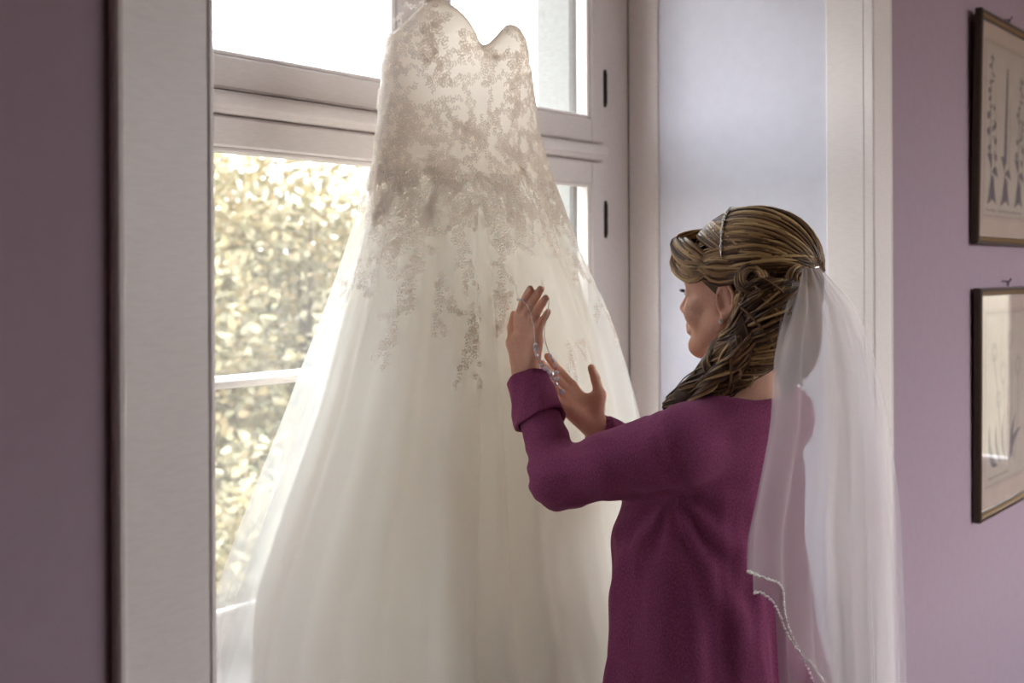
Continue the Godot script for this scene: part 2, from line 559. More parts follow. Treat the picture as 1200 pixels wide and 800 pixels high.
# ======================= outside =======================
func build_outside() -> void:
	# the stone reveal of the outer opening
	var st := new_st()
	box(st, V(2.449, 0.70, OUT_Z - 0.02), V(2.80, 2.95, -0.835), 0.008)
	structure(obj("trim_9", st, M.stone), "weathered stone outer jamb seen through the right casement", "stone jamb")
	st = new_st()
	box(st, V(0.62, 0.70, OUT_Z - 0.02), V(1.05, 2.95, -0.865), 0.008)
	structure(obj("trim_10", st, M.stone))
	st = new_st()
	box(st, V(1.05, 0.62, OUT_Z - 0.06), V(2.449, 0.74, -0.865), 0.01)
	structure(obj("trim_11", st, M.stone))
	st = new_st()
	box(st, V(1.05, 2.83, OUT_Z - 0.02), V(2.449, 2.98, -0.865), 0.01)
	structure(obj("trim_12", st, M.stone))
	# the ground of the garden, one storey down
	st = new_st()
	box(st, V(-40, -4.2, -70), V(70, -3.6, -1.5), 0.01)
	structure(obj("ground", st, M.grass))
	var leaf := leaf_mesh()
	tree("autumn_tree", V(5.6, -3.6, -6.6), 6.8, 2.6, 60000, leaf, [Color(0.336, 0.263, 0.131), Color(0.364, 0.314, 0.198), Color(0.287, 0.254, 0.146), Color(0.336, 0.247, 0.139)], 0.078, "tall tree in pale yellow autumn leaf close outside the left window", 31)
	tree("autumn_tree", V(9.8, -3.6, -9.4), 6.6, 2.9, 22000, leaf, [Color(0.337, 0.271, 0.155), Color(0.355, 0.304, 0.215), Color(0.271, 0.221, 0.155)], 0.10, "broad yellow autumn tree further right outside, mostly hidden by the dress", 32)
	tree("autumn_tree", V(5.8, -3.6, -13.4), 7.0, 3.8, 30000, leaf, [Color(0.338, 0.296, 0.197), Color(0.314, 0.289, 0.214), Color(0.356, 0.305, 0.240)], 0.15, "distant pale tree showing through gaps in the nearer yellow tree", 33)
	shrub("garden_shrub", V(4.2, -3.6, -5.3), 2.3, 1.3, 10000, leaf, [Color(0.221, 0.253, 0.188), Color(0.289, 0.297, 0.206), Color(0.204, 0.229, 0.169)], 0.07, "grey green shrub low outside at the window's lower left corner", 34)
	shrub("garden_shrub", V(8.3, -3.6, -5.4), 2.6, 1.7, 8000, leaf, [Color(0.287, 0.246, 0.171), Color(0.263, 0.238, 0.171), Color(0.322, 0.272, 0.197)], 0.08, "tawny shrub to the right of the yellow tree beyond the dress hem", 35)

func leaf_mesh() -> ArrayMesh:
	var vs := PackedVector3Array([V(0, -0.5, 0), V(0.32, -0.12, 0.08), V(0.22, 0.25, 0.06), V(0, 0.5, 0), V(-0.22, 0.25, 0.06), V(-0.32, -0.12, 0.08), V(0, 0, 0)])
	var ix := PackedInt32Array()
	for i in 6:
		ix.append_array([6, i, (i + 1) % 6])
	return indexed(vs, ix)

func leaf_material(c: Color) -> StandardMaterial3D:
	var m := StandardMaterial3D.new()
	m.resource_name = "leaf"
	m.albedo_color = Color(1, 1, 1)
	m.vertex_color_use_as_albedo = true
	m.roughness = 0.7
	m.metallic_specular = 0.3
	m.backlight_enabled = true
	m.backlight = c
	return m

func foliage(parent: Node, blobs: Array, count: int, leaf: Mesh, cols: Array, size: float) -> void:
	var mm := MultiMesh.new()
	mm.transform_format = MultiMesh.TRANSFORM_3D
	mm.use_colors = true
	mm.mesh = leaf
	mm.instance_count = count
	for i in count:
		var b: Array = blobs[i % blobs.size()]
		var d := V(rng.randfn(), rng.randfn(), rng.randfn()).normalized()
		var p: Vector3 = b[0] + d * (b[1] * pow(rng.randf(), 0.45)) * V(1, 0.8, 1)
		var bs := Basis.from_euler(V(rng.randf() * TAU, rng.randf() * TAU, rng.randf() * TAU)).scaled(Vector3.ONE * size * (0.7 + rng.randf() * 0.7))
		mm.set_instance_transform(i, Transform3D(bs, p))
		var c: Color = cols[(i / 7 + i) % cols.size()]
		var k := 0.8 + rng.randf() * 0.3
		mm.set_instance_color(i, Color(c.r * k, c.g * k, c.b * k))
	var mi := MultiMeshInstance3D.new()
	mi.name = "foliage"
	mi.multimesh = mm
	mi.material_override = leaf_material(Color(0.6, 0.6, 0.6))
	mi.set_meta("kind", "stuff")
	parent.add_child(mi, true)

func tree(called: String, at: Vector3, h: float, spread: float, count: int, leaf: Mesh, cols: Array, size: float, label: String, sd: int) -> void:
	rng.seed = sd
	var t := root(called, at)
	tag(t, label, "tree", "trees in the garden")
	var st := new_st(true)
	var trunk := PackedVector3Array()
	var rad := PackedFloat32Array()
	for i in 7:
		var f := i / 6.0
		trunk.append(V(sin(f * 3.0 + sd) * 0.15, f * h * 0.85, cos(f * 2.3 + sd) * 0.12 - 0.12))
		rad.append(lerpf(0.12, 0.03, f))
	trunk[0] = V(0, -0.05, 0)
	tube(st, trunk, rad, 8)
	obj("trunk", st, M.bark, t)
	var blobs: Array = []
	for k in 26:
		var f := 0.30 + 0.66 * ((k + 0.5) / 26.0)
		var a := k * 2.4 + sd
		var reach := spread * (0.35 + 0.65 * sin(clampf((f - 0.22) / 0.80, 0.02, 0.98) * PI)) * (0.55 + 0.45 * rng.randf())
		var start := trunk[clampi(int(f * 5.0), 0, 5)]
		var tip := V(cos(a) * reach, f * h + 0.1 * h * rng.randf() - 0.06 * h, sin(a) * reach)
		var bs := new_st(true)
		var mid := start.lerp(tip, 0.55) + V(0, -0.12, 0)
		tube(bs, PackedVector3Array([start, mid, tip]), PackedFloat32Array([0.035, 0.02, 0.006]), 5)
		obj("branch", bs, M.bark, t)
		blobs.append([tip, spread * (0.28 + 0.16 * rng.randf())])
		blobs.append([start.lerp(tip, 0.6) + V(0, 0.15, 0), spread * 0.30])
	foliage(t, blobs, count, leaf, cols, size)

func shrub(called: String, at: Vector3, h: float, spread: float, count: int, leaf: Mesh, cols: Array, size: float, label: String, sd: int) -> void:
	rng.seed = sd
	var t := root(called, at)
	tag(t, label, "shrub", "shrubs in the garden")
	var blobs: Array = []
	for k in 14:
		var a := k * 2.4
		var tip := V(cos(a) * spread * sqrt(rng.randf()), h * (0.45 + 0.5 * rng.randf()), sin(a) * spread * sqrt(rng.randf()))
		var bs := new_st(true)
		tube(bs, PackedVector3Array([V(cos(a) * 0.08, -0.03, sin(a) * 0.08), tip * V(0.5, 0.55, 0.5), tip]), PackedFloat32Array([0.022, 0.016, 0.005]), 5)
		obj("stem", bs, M.bark, t)
		blobs.append([tip, spread * 0.42])
		blobs.append([tip * V(0.7, 0.55, 0.7), spread * 0.4])
	foliage(t, blobs, count, leaf, cols, size)
# ======================= framed prints =======================
func build_pictures() -> void:
	picture("framed_print", V(3.80, 1.648, 0.0), 0.66, 0.765, print_tall_flowers(), 0.022, 0.30, "upper framed botanical print with three tall flowering stems, above the other print")
	picture("framed_print", V(3.81, 0.738, 0.0), 0.66, 0.765, print_poppies(), 0.008, 1.0, "lower framed botanical print with poppy heads, its glass mirroring a bright window")

func picture(called: String, at: Vector3, w: float, h: float, art: Image, lean: float, gloss: float, label: String) -> void:
	var r := root(called, at)
	r.basis = Basis(Vector3.RIGHT, lean)
	tag(r, label, "framed picture", "botanical prints on the lilac wall")
	# mitred rails with a stepped profile: (distance from the outer edge, depth)
	var prof := [Vector2(0, 0.006), Vector2(0, 0.026), Vector2(0.003, 0.030), Vector2(0.009, 0.031), Vector2(0.012, 0.027), Vector2(0.015, 0.025), Vector2(0.020, 0.024), Vector2(0.023, 0.020), Vector2(0.026, 0.019), Vector2(0.026, 0.006)]
	var corners := [V(-w / 2, 0, 0), V(w / 2, 0, 0), V(w / 2, h, 0), V(-w / 2, h, 0)]
	var inward := [V(1, 1, 0), V(-1, 1, 0), V(-1, -1, 0), V(1, -1, 0)]
	for i in 4:
		var st := new_st()
		var j := (i + 1) % 4
		var gold := new_st()
		for k in prof.size():
			var p: Vector2 = prof[k]
			var q: Vector2 = prof[(k + 1) % prof.size()]
			var a: Vector3 = corners[i] + inward[i] * p.x + V(0, 0, p.y)
			var b: Vector3 = corners[j] + inward[j] * p.x + V(0, 0, p.y)
			var c: Vector3 = corners[j] + inward[j] * q.x + V(0, 0, q.y)
			var d: Vector3 = corners[i] + inward[i] * q.x + V(0, 0, q.y)
			quad(gold if k in [4, 5, 6] else st, d, c, b, a)
		var rail := obj("frame_rail", st, M.frame_wood, r)
		obj("gilt_line", gold, M.frame_gold, rail)
	var s2 := new_st()
	box(s2, V(-w / 2 + 0.02, 0.02, 0.003), V(w / 2 - 0.02, h - 0.02, 0.008), 0.001)
	obj("backing", s2, M.mat_board, r)
	# the sheet with its plate mark and print
	var pm := mat("print_paper", Color(1, 1, 1), 0.85, 0.2)
	pm.albedo_texture = ImageTexture.create_from_image(art)
	var st3 := SurfaceTool.new()
	st3.begin(Mesh.PRIMITIVE_TRIANGLES)
	var lo := V(-w / 2 + 0.022, 0.022, 0.0125)
	var hi := V(w / 2 - 0.022, h - 0.022, 0.0125)
	for q: Array in [[0, 0], [0, 1], [1, 1], [0, 0], [1, 1], [1, 0]]:
		st3.set_uv(Vector2(q[0], 1 - q[1]))
		st3.add_vertex(V(lerpf(lo.x, hi.x, q[0]), lerpf(lo.y, hi.y, q[1]), 0.0125))
	obj("print", st3, pm, r)
	var st4 := new_st()
	box(st4, V(-w / 2 + 0.02, 0.02, 0.0145), V(w / 2 - 0.02, h - 0.02, 0.0165), 0.0003)
	obj("glazing", st4, M.glass, r)
	# ring and nail above the frame
	var hk := new_st(true)
	tube(hk, PackedVector3Array([V(0, h + 0.022, -0.02), V(0, h + 0.020, 0.016), V(0.001, h + 0.023, 0.02), V(0.001, h + 0.031, 0.021)]), PackedFloat32Array([0.0022, 0.0022, 0.0024, 0.0018]), 7)
	obj("wall_hook", hk, M.iron_hook, r)
	hk = new_st(true)
	var ring := PackedVector3Array()
	var rr := PackedFloat32Array()
	for k in 13:
		ring.append(V(cos(TAU * k / 12.0) * 0.009, h + 0.013 + sin(TAU * k / 12.0) * 0.009, 0.012))
		rr.append(0.0016)
	tube(hk, ring, rr, 6)
	obj("hanging_ring", hk, M.iron_hook, r)

# --- a small pen that draws engravings into an image ---
var pen: Image
func dot(x: float, y: float, r: float, c: Color, a := 1.0) -> void:
	for j in range(int(y - r), int(y + r) + 2):
		for i in range(int(x - r), int(x + r) + 2):
			if i < 0 or j < 0 or i >= pen.get_width() or j >= pen.get_height(): continue
			var k := clampf(r + 0.5 - Vector2(i - x, j - y).length(), 0.0, 1.0) * a
			if k > 0.0: pen.set_pixel(i, j, pen.get_pixel(i, j).lerp(c, k))

func stroke(a: Vector2, b: Vector2, bend: float, r0: float, r1: float, c: Color, al := 0.9) -> void:
	var n := maxi(2, int(a.distance_to(b) / maxf(0.8, minf(r0, r1))))
	var side := (b - a).orthogonal() * bend
	for i in n + 1:
		var f := float(i) / n
		var p := a.lerp(b, f) + side * sin(f * PI)
		dot(p.x, p.y, lerpf(r0, r1, f), c, al)

func leaf(a: Vector2, b: Vector2, w: float, bend: float, c: Color) -> void:
	var n := int(a.distance_to(b) * 1.2) + 2
	var side := (b - a).orthogonal() * bend
	for i in n + 1:
		var f := float(i) / n
		var p := a.lerp(b, f) + side * sin(f * PI)
		var t := (b - a).orthogonal().normalized()
		var ww := w * sin(pow(f, 0.8) * PI)
		var m := int(ww)
		for k in range(-m, m + 1):
			var hatch := 0.45 + 0.40 * sin(k * 1.3 + f * 26.0) + (0.25 if k > 0 else 0.0)
			var q := p + t * k
			dot(q.x, q.y, 0.75, c, clampf(hatch, 0.12, 0.95))
	stroke(a, b, bend, 1.0, 0.7, c)

func paper(seed_: int) -> Image:
	var im := Image.create(560, 660, false, Image.FORMAT_RGB8)
	var n := FastNoiseLite.new()
	n.seed = seed_
	n.frequency = 0.01
	n.fractal_octaves = 5
	for y in 660:
		for x in 560:
			var k := 0.96 + 0.05 * n.get_noise_2d(x, y) + rng.randf() * 0.012
			var inside := x > 66 and x < 494 and y > 58 and y < 590
			var c := Color(0.715, 0.645, 0.565) if inside else Color(0.735, 0.635, 0.555)
			pen = im
			im.set_pixel(x, y, Color(c.r * k, c.g * k, c.b * k))
	var ink := Color(0.36, 0.30, 0.26)
	for d: Array in [[58.0, 0.7, 0.5], [66.0, 1.1, 0.8], [74.0, 0.6, 0.4]]:
		var e: float = d[0]
		for s: Array in [[Vector2(e, e - 8), Vector2(560 - e, e - 8)], [Vector2(560 - e, e - 8), Vector2(560 - e, 656 - e)], [Vector2(560 - e, 656 - e), Vector2(e, 656 - e)], [Vector2(e, 656 - e), Vector2(e, e - 8)]]:
			stroke(s[0], s[1], 0.0, d[1], d[1], ink, d[2])
	return im

func scribble(x: float, y: float, n: int, c: Color) -> void:   # a handwritten-looking engraved caption, too small to read
	for i in n:
		stroke(Vector2(x, y), Vector2(x + 4, y - 5 - rng.randf() * 5), 0.2, 0.8, 0.8, c)
		stroke(Vector2(x + 4, y - 7), Vector2(x + 6, y), -0.2, 0.8, 0.8, c)
		x += 7 + (6 if rng.randf() < 0.2 else 0)

func print_tall_flowers() -> Image:
	rng.seed = 77
	pen = paper(4)
	var im := pen
	var ink := Color(0.10, 0.115, 0.125)
	var mid := Color(0.24, 0.25, 0.25)
	var k := 0
	for sx: float in [140.0, 268.0, 405.0]:
		var top: float = [96.0, 120.0, 132.0][k]
		var lean: float = [-14.0, 8.0, 16.0][k]
		stroke(Vector2(sx, 540), Vector2(sx + lean, top), 0.03, 3.6, 1.4, ink)
		stroke(Vector2(sx + 14, 540), Vector2(sx + lean + 30, top + 110), -0.04, 2.4, 1.2, mid)
		# large leaves at the foot
		leaf(Vector2(sx - 2, 470), Vector2(sx - 42, 556), 20, 0.18, ink)
		leaf(Vector2(sx + 4, 462), Vector2(sx + 44, 552), 22, -0.18, ink)
		leaf(Vector2(sx + 2, 452), Vector2(sx + 58, 470), 13, 0.2, ink)
		leaf(Vector2(sx - 2, 440), Vector2(sx - 46, 402), 14, -0.2, ink)
		for j in 13:
			var f := (j + 0.6) / 13.0
			var p := Vector2(sx + lean * f, lerpf(420, top, f))
			var s := 1.0 if j % 2 == 0 else -1.0
			if rng.randf() < 0.3: s = -s
			var size := lerpf(30, 11, f) * (0.75 + 0.5 * rng.randf())
			if k == 1:
				for b in 4:
					leaf(p + Vector2(0, b * 5), p + Vector2(s * size * 0.5, b * 6 - 9), 6, 0.2, ink)
					leaf(p + Vector2(0, b * 5), p + Vector2(-s * size * 0.45, b * 6 - 6), 6, -0.2, mid)
			else:
				# hanging bells on short stalks
				var q := p + Vector2(s * size * 1.1, -size * 0.35)
				stroke(p, q, 0.25 * s, 1.2, 1.0, ink)
				leaf(q, q + Vector2(s * size * 0.35, size * 0.95), size * 0.36, 0.1 * s, ink)
				leaf(q, q + Vector2(-s * size * 0.15, size * 0.9), size * 0.26, -0.1 * s, mid)
				if j % 3 == 0: leaf(p, p + Vector2(-s * size * 1.2, -size * 0.5), size * 0.3, 0.2, ink)
		for b in 7:
			dot(sx + lean + (rng.randf() - 0.5) * 9, top + b * 7, 4.5 - b * 0.2, mid, 0.85)
		k += 1
	scribble(92, 576, 11, mid)
	scribble(205, 576, 30, mid)
	return im

func print_poppies() -> Image:
	rng.seed = 78
	pen = paper(5)
	var im := pen
	var ink := Color(0.22, 0.21, 0.20)
	var mid := Color(0.38, 0.35, 0.32)
	for q: Array in [[150.0, 180.0, 24.0], [235.0, 250.0, 30.0], [300.0, 150.0, 26.0], [385.0, 235.0, 28.0], [190.0, 330.0, 22.0]]:
		var c := Vector2(q[0], q[1])
		var r: float = q[2]
		stroke(c + Vector2(0, r), Vector2(lerpf(c.x, 280, 0.35), 540), 0.06, 1.6, 2.4, ink)
		for i in 40:
			var a := TAU * i / 40.0
			var p := c + Vector2(cos(a), sin(a) * 1.15) * r
			dot(p.x, p.y, 1.3, ink, 0.9)
			stroke(p, c + Vector2(cos(a), sin(a)) * r * (0.35 + 0.4 * rng.randf()), 0.05, 0.7, 0.5, mid, 0.6)
	for q: Array in [[150, 520, 105, 400], [210, 530, 170, 395], [260, 530, 245, 380], [330, 530, 365, 385], [300, 535, 420, 440], [180, 535, 95, 470]]:
		leaf(Vector2(q[0], q[1]), Vector2(q[2], q[3]), 13, 0.15, ink)
	scribble(96, 572, 24, mid)
	return im
# ======================= the wedding dress =======================
# rows: height, half width to the left, half width to the right, centre z, depth to the back, depth to the front
const DRESS := [
	[2.20, 0.195, 0.16, -0.45, 0.090, 0.100], [2.13, 0.195, 0.165, -0.45, 0.090, 0.100], [2.07, 0.199, 0.190, -0.45, 0.100, 0.105],
	[1.98, 0.207, 0.214, -0.45, 0.100, 0.105], [1.88, 0.219, 0.241, -0.45, 0.100, 0.100], [1.80, 0.230, 0.278, -0.45, 0.110, 0.110],
	[1.72, 0.245, 0.312, -0.45, 0.140, 0.140], [1.62, 0.275, 0.367, -0.45, 0.170, 0.165], [1.50, 0.318, 0.446, -0.45, 0.200, 0.190],
	[1.38, 0.374, 0.513, -0.45, 0.220, 0.215], [1.25, 0.435, 0.560, -0.45, 0.235, 0.240], [1.10, 0.512, 0.580, -0.45, 0.245, 0.265],
	[0.95, 0.583, 0.600, -0.45, 0.245, 0.285], [0.80, 0.628, 0.642, -0.44, 0.130, 0.300], [0.60, 0.655, 0.698, -0.42, 0.140, 0.320], [0.42, 0.665, 0.720, -0.42, 0.145, 0.330]]
const DRESS_X := 1.585
var dress_rows := {}

func dress_row(h: float) -> PackedFloat32Array:
	var key := int(h * 2000.0)
	if not dress_rows.has(key):
		dress_rows[key] = PackedFloat32Array([table(DRESS, h, 1), table(DRESS, h, 2), table(DRESS, h, 3), table(DRESS, h, 4), table(DRESS, h, 5)])
	return dress_rows[key]

# the dress surface; t turns from +x (0) to the room (90 degrees) to -x (180)
func dress_pt(t: float, h: float, grow := 1.0, lift := 0.0, fold := 1.0, phase := 0.0) -> Vector3:
	var r := dress_row(h)
	var c := cos(t)
	var s := sin(t)
	var drop := clampf((1.80 - h) / 1.2, 0.0, 1.1)
	var amp := fold * 0.044 * pow(drop, 0.75)
	var w := sin(9.0 * t + 0.7 + phase) * 0.42 + sin(14.0 * t + 2.1 + 0.5 * sin(h * 2.0) + phase * 2.0) * 0.36 + sin(23.0 * t + 4.0 * sin(h * 1.3 + 1.0) * 0.35 + phase) * 0.24
	w = w - 0.22 * absf(sin(19.0 * t + phase))
	var g := 1.0
	if grow != 1.0: g = lerpf(1.0, grow, clampf((1.82 - h) / 0.5, 0.0, 1.0))
	var off := amp * w * (0.45 + 0.55 * absf(s)) + lift
	# the two padded cups
	if h > 1.90:
		for cup: Vector2 in [Vector2(2.22, 1.0), Vector2(1.32, 0.8)]:
			var dt := (t - cup.x) / 0.40
			var dh := (h - 2.045) / 0.062
			off += cup.y * 0.040 * exp(-dt * dt - dh * dh)
		var ct := (t - 1.74) / 0.16
		off -= 0.012 * exp(-ct * ct) * clampf((h - 1.93) / 0.1, 0.0, 1.0)
	var rx: float = (r[1] if c > 0.0 else r[0]) * g + off
	var rz: float = (r[4] if s > 0.0 else r[3]) * g + off
	return V(DRESS_X + rx * c, h, r[2] + rz * s)

func neckline(t: float) -> float:
	t = fposmod(t, TAU)
	var h := 2.055
	h += 0.064 * exp(-pow((t - 2.32) / 0.44, 2.0))
	h += 0.040 * exp(-pow((t - 1.20) / 0.40, 4.0))
	h -= 0.030 * exp(-pow((t - 1.78) / 0.17, 2.0))
	h -= 0.12 * exp(-pow((t - 4.71) / 0.9, 2.0))
	return h

func dress_sheet(h0: float, h1: float, rows: int, cols: int, grow: float, lift: float, fold: float, phase: float) -> ArrayMesh:
	var out: Array = []
	for i in rows + 1:
		var row := PackedVector3Array()
		var h := lerpf(h0, h1, float(i) / rows)
		for k in cols:
			row.append(dress_pt(TAU * k / cols, h, grow, lift, fold, phase))
		out.append(row)
	return sheet(out, true)

func build_dress() -> void:
	rng.seed = 5
	var m := mat("bodice_satin", Color(0.958, 0.928, 0.89), 0.6, 0.35)
	m.backlight_enabled = true
	m.backlight = Color(0.78, 0.76, 0.73)
	grain(m, noise_tex(0.35, Color(0.93, 0.92, 0.91), Color(1, 1, 1), 41, 3, 256), Vector3.ONE * 9.0)
	m = mat("lining_satin", Color(0.965, 0.94, 0.905), 0.55, 0.4)
	m.backlight_enabled = true
	m.backlight = Color(0.82, 0.80, 0.765)
	m = mat("strap_net", Color(0.96, 0.95, 0.93, 0.14), 0.85, 0.2)
	m.transparency = BaseMaterial3D.TRANSPARENCY_ALPHA
	m = mat("tulle", Color(0.96, 0.95, 0.93, 0.34), 0.85, 0.2)
	m.transparency = BaseMaterial3D.TRANSPARENCY_ALPHA
	m.backlight_enabled = true
	m.backlight = Color(1, 1, 0.98)
	m = mat("lace", Color(0.93, 0.89, 0.85, 0.72), 0.75, 0.3)
	m.transparency = BaseMaterial3D.TRANSPARENCY_ALPHA
	m.backlight_enabled = true
	m.backlight = Color(0.95, 0.92, 0.885)
	m = mat("bead", Color(0.95, 0.93, 0.90), 0.15, 0.8)
	mat("hanger_wood", Color(0.62, 0.47, 0.32), 0.4, 0.5)
	var at := V(DRESS_X, 0.42, -0.45)
	var d := root("wedding_dress", at)
	tag(d, "ivory strapped wedding dress with lace bodice and wide tulle skirt hanging in the window", "wedding dress")
	# bodice: from the sweetheart neckline to the low waist
	var rows: Array = []
	var cols := 180
	for i in 41:
		var row := PackedVector3Array()
		for k in cols:
			var t := TAU * k / cols
			row.append(dress_pt(t, lerpf(neckline(t), 1.738 + 0.014 * sin(t * 11.0) + 0.008 * sin(t * 29.0), i / 40.0)))
		rows.append(row)
	# turned-in hem at the neckline gives the edge its thickness
	var inner := PackedVector3Array()
	for k in cols:
		var t := TAU * k / cols
		inner.append(dress_pt(t, neckline(t) - 0.012, 1.0, -0.008))
	rows.push_front(inner)
	var bod := put("bodice", sheet(rows, true), M.bodice_satin, d)
	bod.position = -at
	# the lining opens below the hips at the back, where only tulle is left and daylight comes in
	var lrows: Array = []
	for i in 61:
		var h := lerpf(1.755, 0.46, i / 60.0)
		var back := deg_to_rad(13.0) * smoothstep(1.44, 1.15, h)
		var t0 := deg_to_rad(298.0 - 360.0) + back
		var t1 := deg_to_rad(298.0) - back
		var row := PackedVector3Array()
		for k in 361:
			row.append(dress_pt(lerpf(t0, t1, k / 360.0), h, 0.86, -0.014, 1.6, 0.6))
		lrows.append(row)
	var ln := put("skirt_lining", sheet(lrows), M.lining_satin, d)
	ln.position = -at
	var tl := put("tulle_skirt", dress_sheet(1.77, 0.42, 66, 420, 1.0, 0.0012, 1.0, 0.0), M.tulle, d)
	tl.position = -at
	var tl2 := put("tulle_underskirt", dress_sheet(1.72, 0.44, 60, 360, 0.95, -0.006, 1.3, 2.0), M.tulle, d)
	tl2.position = -at
	# lace: leaves, blossoms and tendrils sewn on; the bodice is covered, sprays trail down the skirt
	var st := new_st(true)
	for i in 520:
		var t := lerpf(-0.15, 3.35, fmod(i * 0.61803, 1.0))
		var h := 1.70 + (neckline(t) - 1.715) * fmod(i * 0.7549 + 0.13, 1.0)
		if t > 2.30 and i % 5 < 2: continue
		# the illusion panel at the middle front carries less lace
		if h > 1.86 and h < 2.0 and absf(t - 1.85) < 0.30 and i % 3 > 0: continue
		spray(st, func(u: float, v: float) -> Vector3: return dress_on(t, h, u, v), 0.045 + rng.randf() * 0.035, 0.0165, rng.randf() * TAU, neckline(t) - h)
	for i in 110:   # dense lace hides the seam between bodice and skirt
		var t := lerpf(-0.15, 3.35, fmod(i * 0.61803, 1.0))
		var h := 1.705 + 0.085 * fmod(i * 0.7549, 1.0)
		spray(st, func(u: float, v: float) -> Vector3: return dress_on(t, h, u, v), 0.045 + rng.randf() * 0.03, 0.0165, rng.randf() * TAU, 1.0)
	for i in 74:   # fringe of the bodice lace
		var t := lerpf(-0.1, 3.2, (i + 0.5) / 74.0)
		var h := 1.735 + 0.02 * sin(i * 2.3)
		spray(st, func(u: float, v: float) -> Vector3: return dress_on(t, h, u, v), 0.06 + 0.05 * fmod(i * 0.37, 1.0), 0.017, PI * 0.5 + (rng.randf() - 0.5) * 0.5, 1.0)
	var ov := obj("lace_overlay", st, M.lace, d)
	ov.position = -at
	ov.set_meta("kind", "stuff")
	# trailing sprays: angle (degrees), height, length, width, lean
	for q: Array in [
		[141, 1.70, 0.215, 0.036, 0.05], [153, 1.69, 0.10, 0.042, 0.12], [151, 1.66, 0.09, 0.034, 0.35], [125, 1.75, 0.225, 0.026, -0.20], [128, 1.68, 0.055, 0.030, 1.4],
		[101, 1.73, 0.13, 0.034, 0.0], [97, 1.67, 0.075, 0.026, -0.75], [84, 1.69, 0.055, 0.040, 0.2], [73, 1.705, 0.115, 0.044, -0.15], [100, 1.60, 0.11, 0.030, 0.12],
		[130, 1.57, 0.13, 0.030, -0.08], [115, 1.51, 0.175, 0.034, -0.02], [97, 1.525, 0.09, 0.036, 0.55], [147, 1.49, 0.10, 0.032, 0.03], [174, 1.60, 0.10, 0.040, 0.2],
		[178, 1.545, 0.06, 0.026, 1.2], [77, 1.42, 0.085, 0.050, 0.0], [72, 1.41, 0.055, 0.026, -1.2], [57, 1.62, 0.085, 0.036, -0.35], [51, 1.50, 0.11, 0.036, -0.4],
		[82, 1.545, 0.018, 0.016, 0.0], [110, 1.73, 0.07, 0.030, 0.1], [89, 1.74, 0.08, 0.034, 0.0], [63, 1.74, 0.08, 0.036, -0.2], [160, 1.745, 0.08, 0.034, 0.15],
		[35, 1.62, 0.10, 0.040, 0.0], [20, 1.52, 0.10, 0.040, 0.0]]:
		st = new_st(true)
		var t := deg_to_rad(q[0])
		var h: float = q[1]
		rng.seed = int(q[0] * 31 + q[1] * 100)
		var fn := func(u: float, v: float) -> Vector3: return dress_on(t, h, u, v)
		var fine: float = minf(q[3] * 0.56, 0.021)
		spray(st, fn, q[2], fine, PI * 0.5 + q[4], 1.0)
		for n in int(q[2] / 0.022):
			var f := (n + 0.4) * 0.022 / float(q[2])
			var off := Vector2((rng.randf() - 0.5) * q[3] * 0.9 * (1.0 - 0.5 * f) + sin(q[4]) * -q[2] * f, -f * q[2] * cos(q[4]))
			var fn2 := func(u: float, v: float) -> Vector3: return dress_on(t, h, u + off.x, v + off.y)
			spray(st, fn2, 0.032 + 0.02 * rng.randf(), fine * 0.85, PI * 0.5 + q[4] + (rng.randf() - 0.5) * 2.0, 1.0)
		var ap := obj("lace_applique", st, M.lace, d)
		ap.position = -at
	# lace straps up to the hanger
	for s: Array in [[2.86, V(1.475, 2.335, -0.45), 0.030], [1.12, V(1.72, 2.335, -0.45), 0.028]]:
		var t0: float = s[0]
		var base := dress_pt(t0, neckline(t0) - 0.02)
		var tip: Vector3 = s[1]
		var hw: float = s[2]
		var along := (tip - base)
		var wide := V(-sin(t0) * 0.75, 0, cos(t0) * 0.75 - 0.35).normalized()
		var nrm := along.cross(wide).normalized()
		if nrm.z < 0: nrm = -nrm
		var fn2 := func(u: float, v: float) -> Vector3:
			var f := v / along.length()
			return base + along * f + wide * u * (1.0 + 0.25 * sin(f * 7.0)) + nrm * (0.006 * sin(f * PI) + 0.0025 + 0.006 * cos(u * 40.0))
		var rws: Array = []
		for i in 13:
			var row := PackedVector3Array()
			for k in 9:
				row.append(fn2.call(lerpf(-hw, hw, k / 8.0), along.length() * i / 12.0) - nrm * 0.002)
			rws.append(row)
		# over the hanger and a little down the back
		for i in 4:
			var row := PackedVector3Array()
			for k in 9:
				row.append(fn2.call(lerpf(-hw, hw, k / 8.0), along.length()) + V(0, 0.006 - i * i * 0.006, -0.012 * (i + 1)))
			rws.append(row)
		var sp := put("strap", sheet(rws), M.strap_net, d)
		sp.position = -at
		st = new_st(true)
		rng.seed = int(t0 * 100)
		var n := 17
		for i in n:
			var u0 := (rng.randf() - 0.5) * hw * 1.7
			var v0 := along.length() * (i + 0.3) / n
			spray(st, func(u: float, v: float) -> Vector3: return fn2.call(u0 + u, v0 + v), 0.030, 0.013, rng.randf() * TAU, 1.0)
		var sl := obj("strap_lace", st, M.lace, sp)
		sl.set_meta("kind", "stuff")
	# a wooden hanger carries it from a rail across the niche
	var hg := root("clothes_hanger", V(1.60, 2.302, -0.46))
	tag(hg, "wooden clothes hanger that holds the lace straps of the wedding dress", "hanger")
	st = new_st(true)
	var pts := PackedVector3Array()
	var rad := PackedFloat32Array()
	for i in 15:
		var f := i / 14.0 * 2.0 - 1.0
		pts.append(V(f * 0.20, 0.058 - 0.075 * pow(absf(f), 1.6), 0.0))
		rad.append(0.006 + 0.006 * (1.0 - absf(f)))
	tube(st, pts, rad, 10)
	obj("hanger_arms", st, M.hanger_wood, hg)
	st = new_st(true)
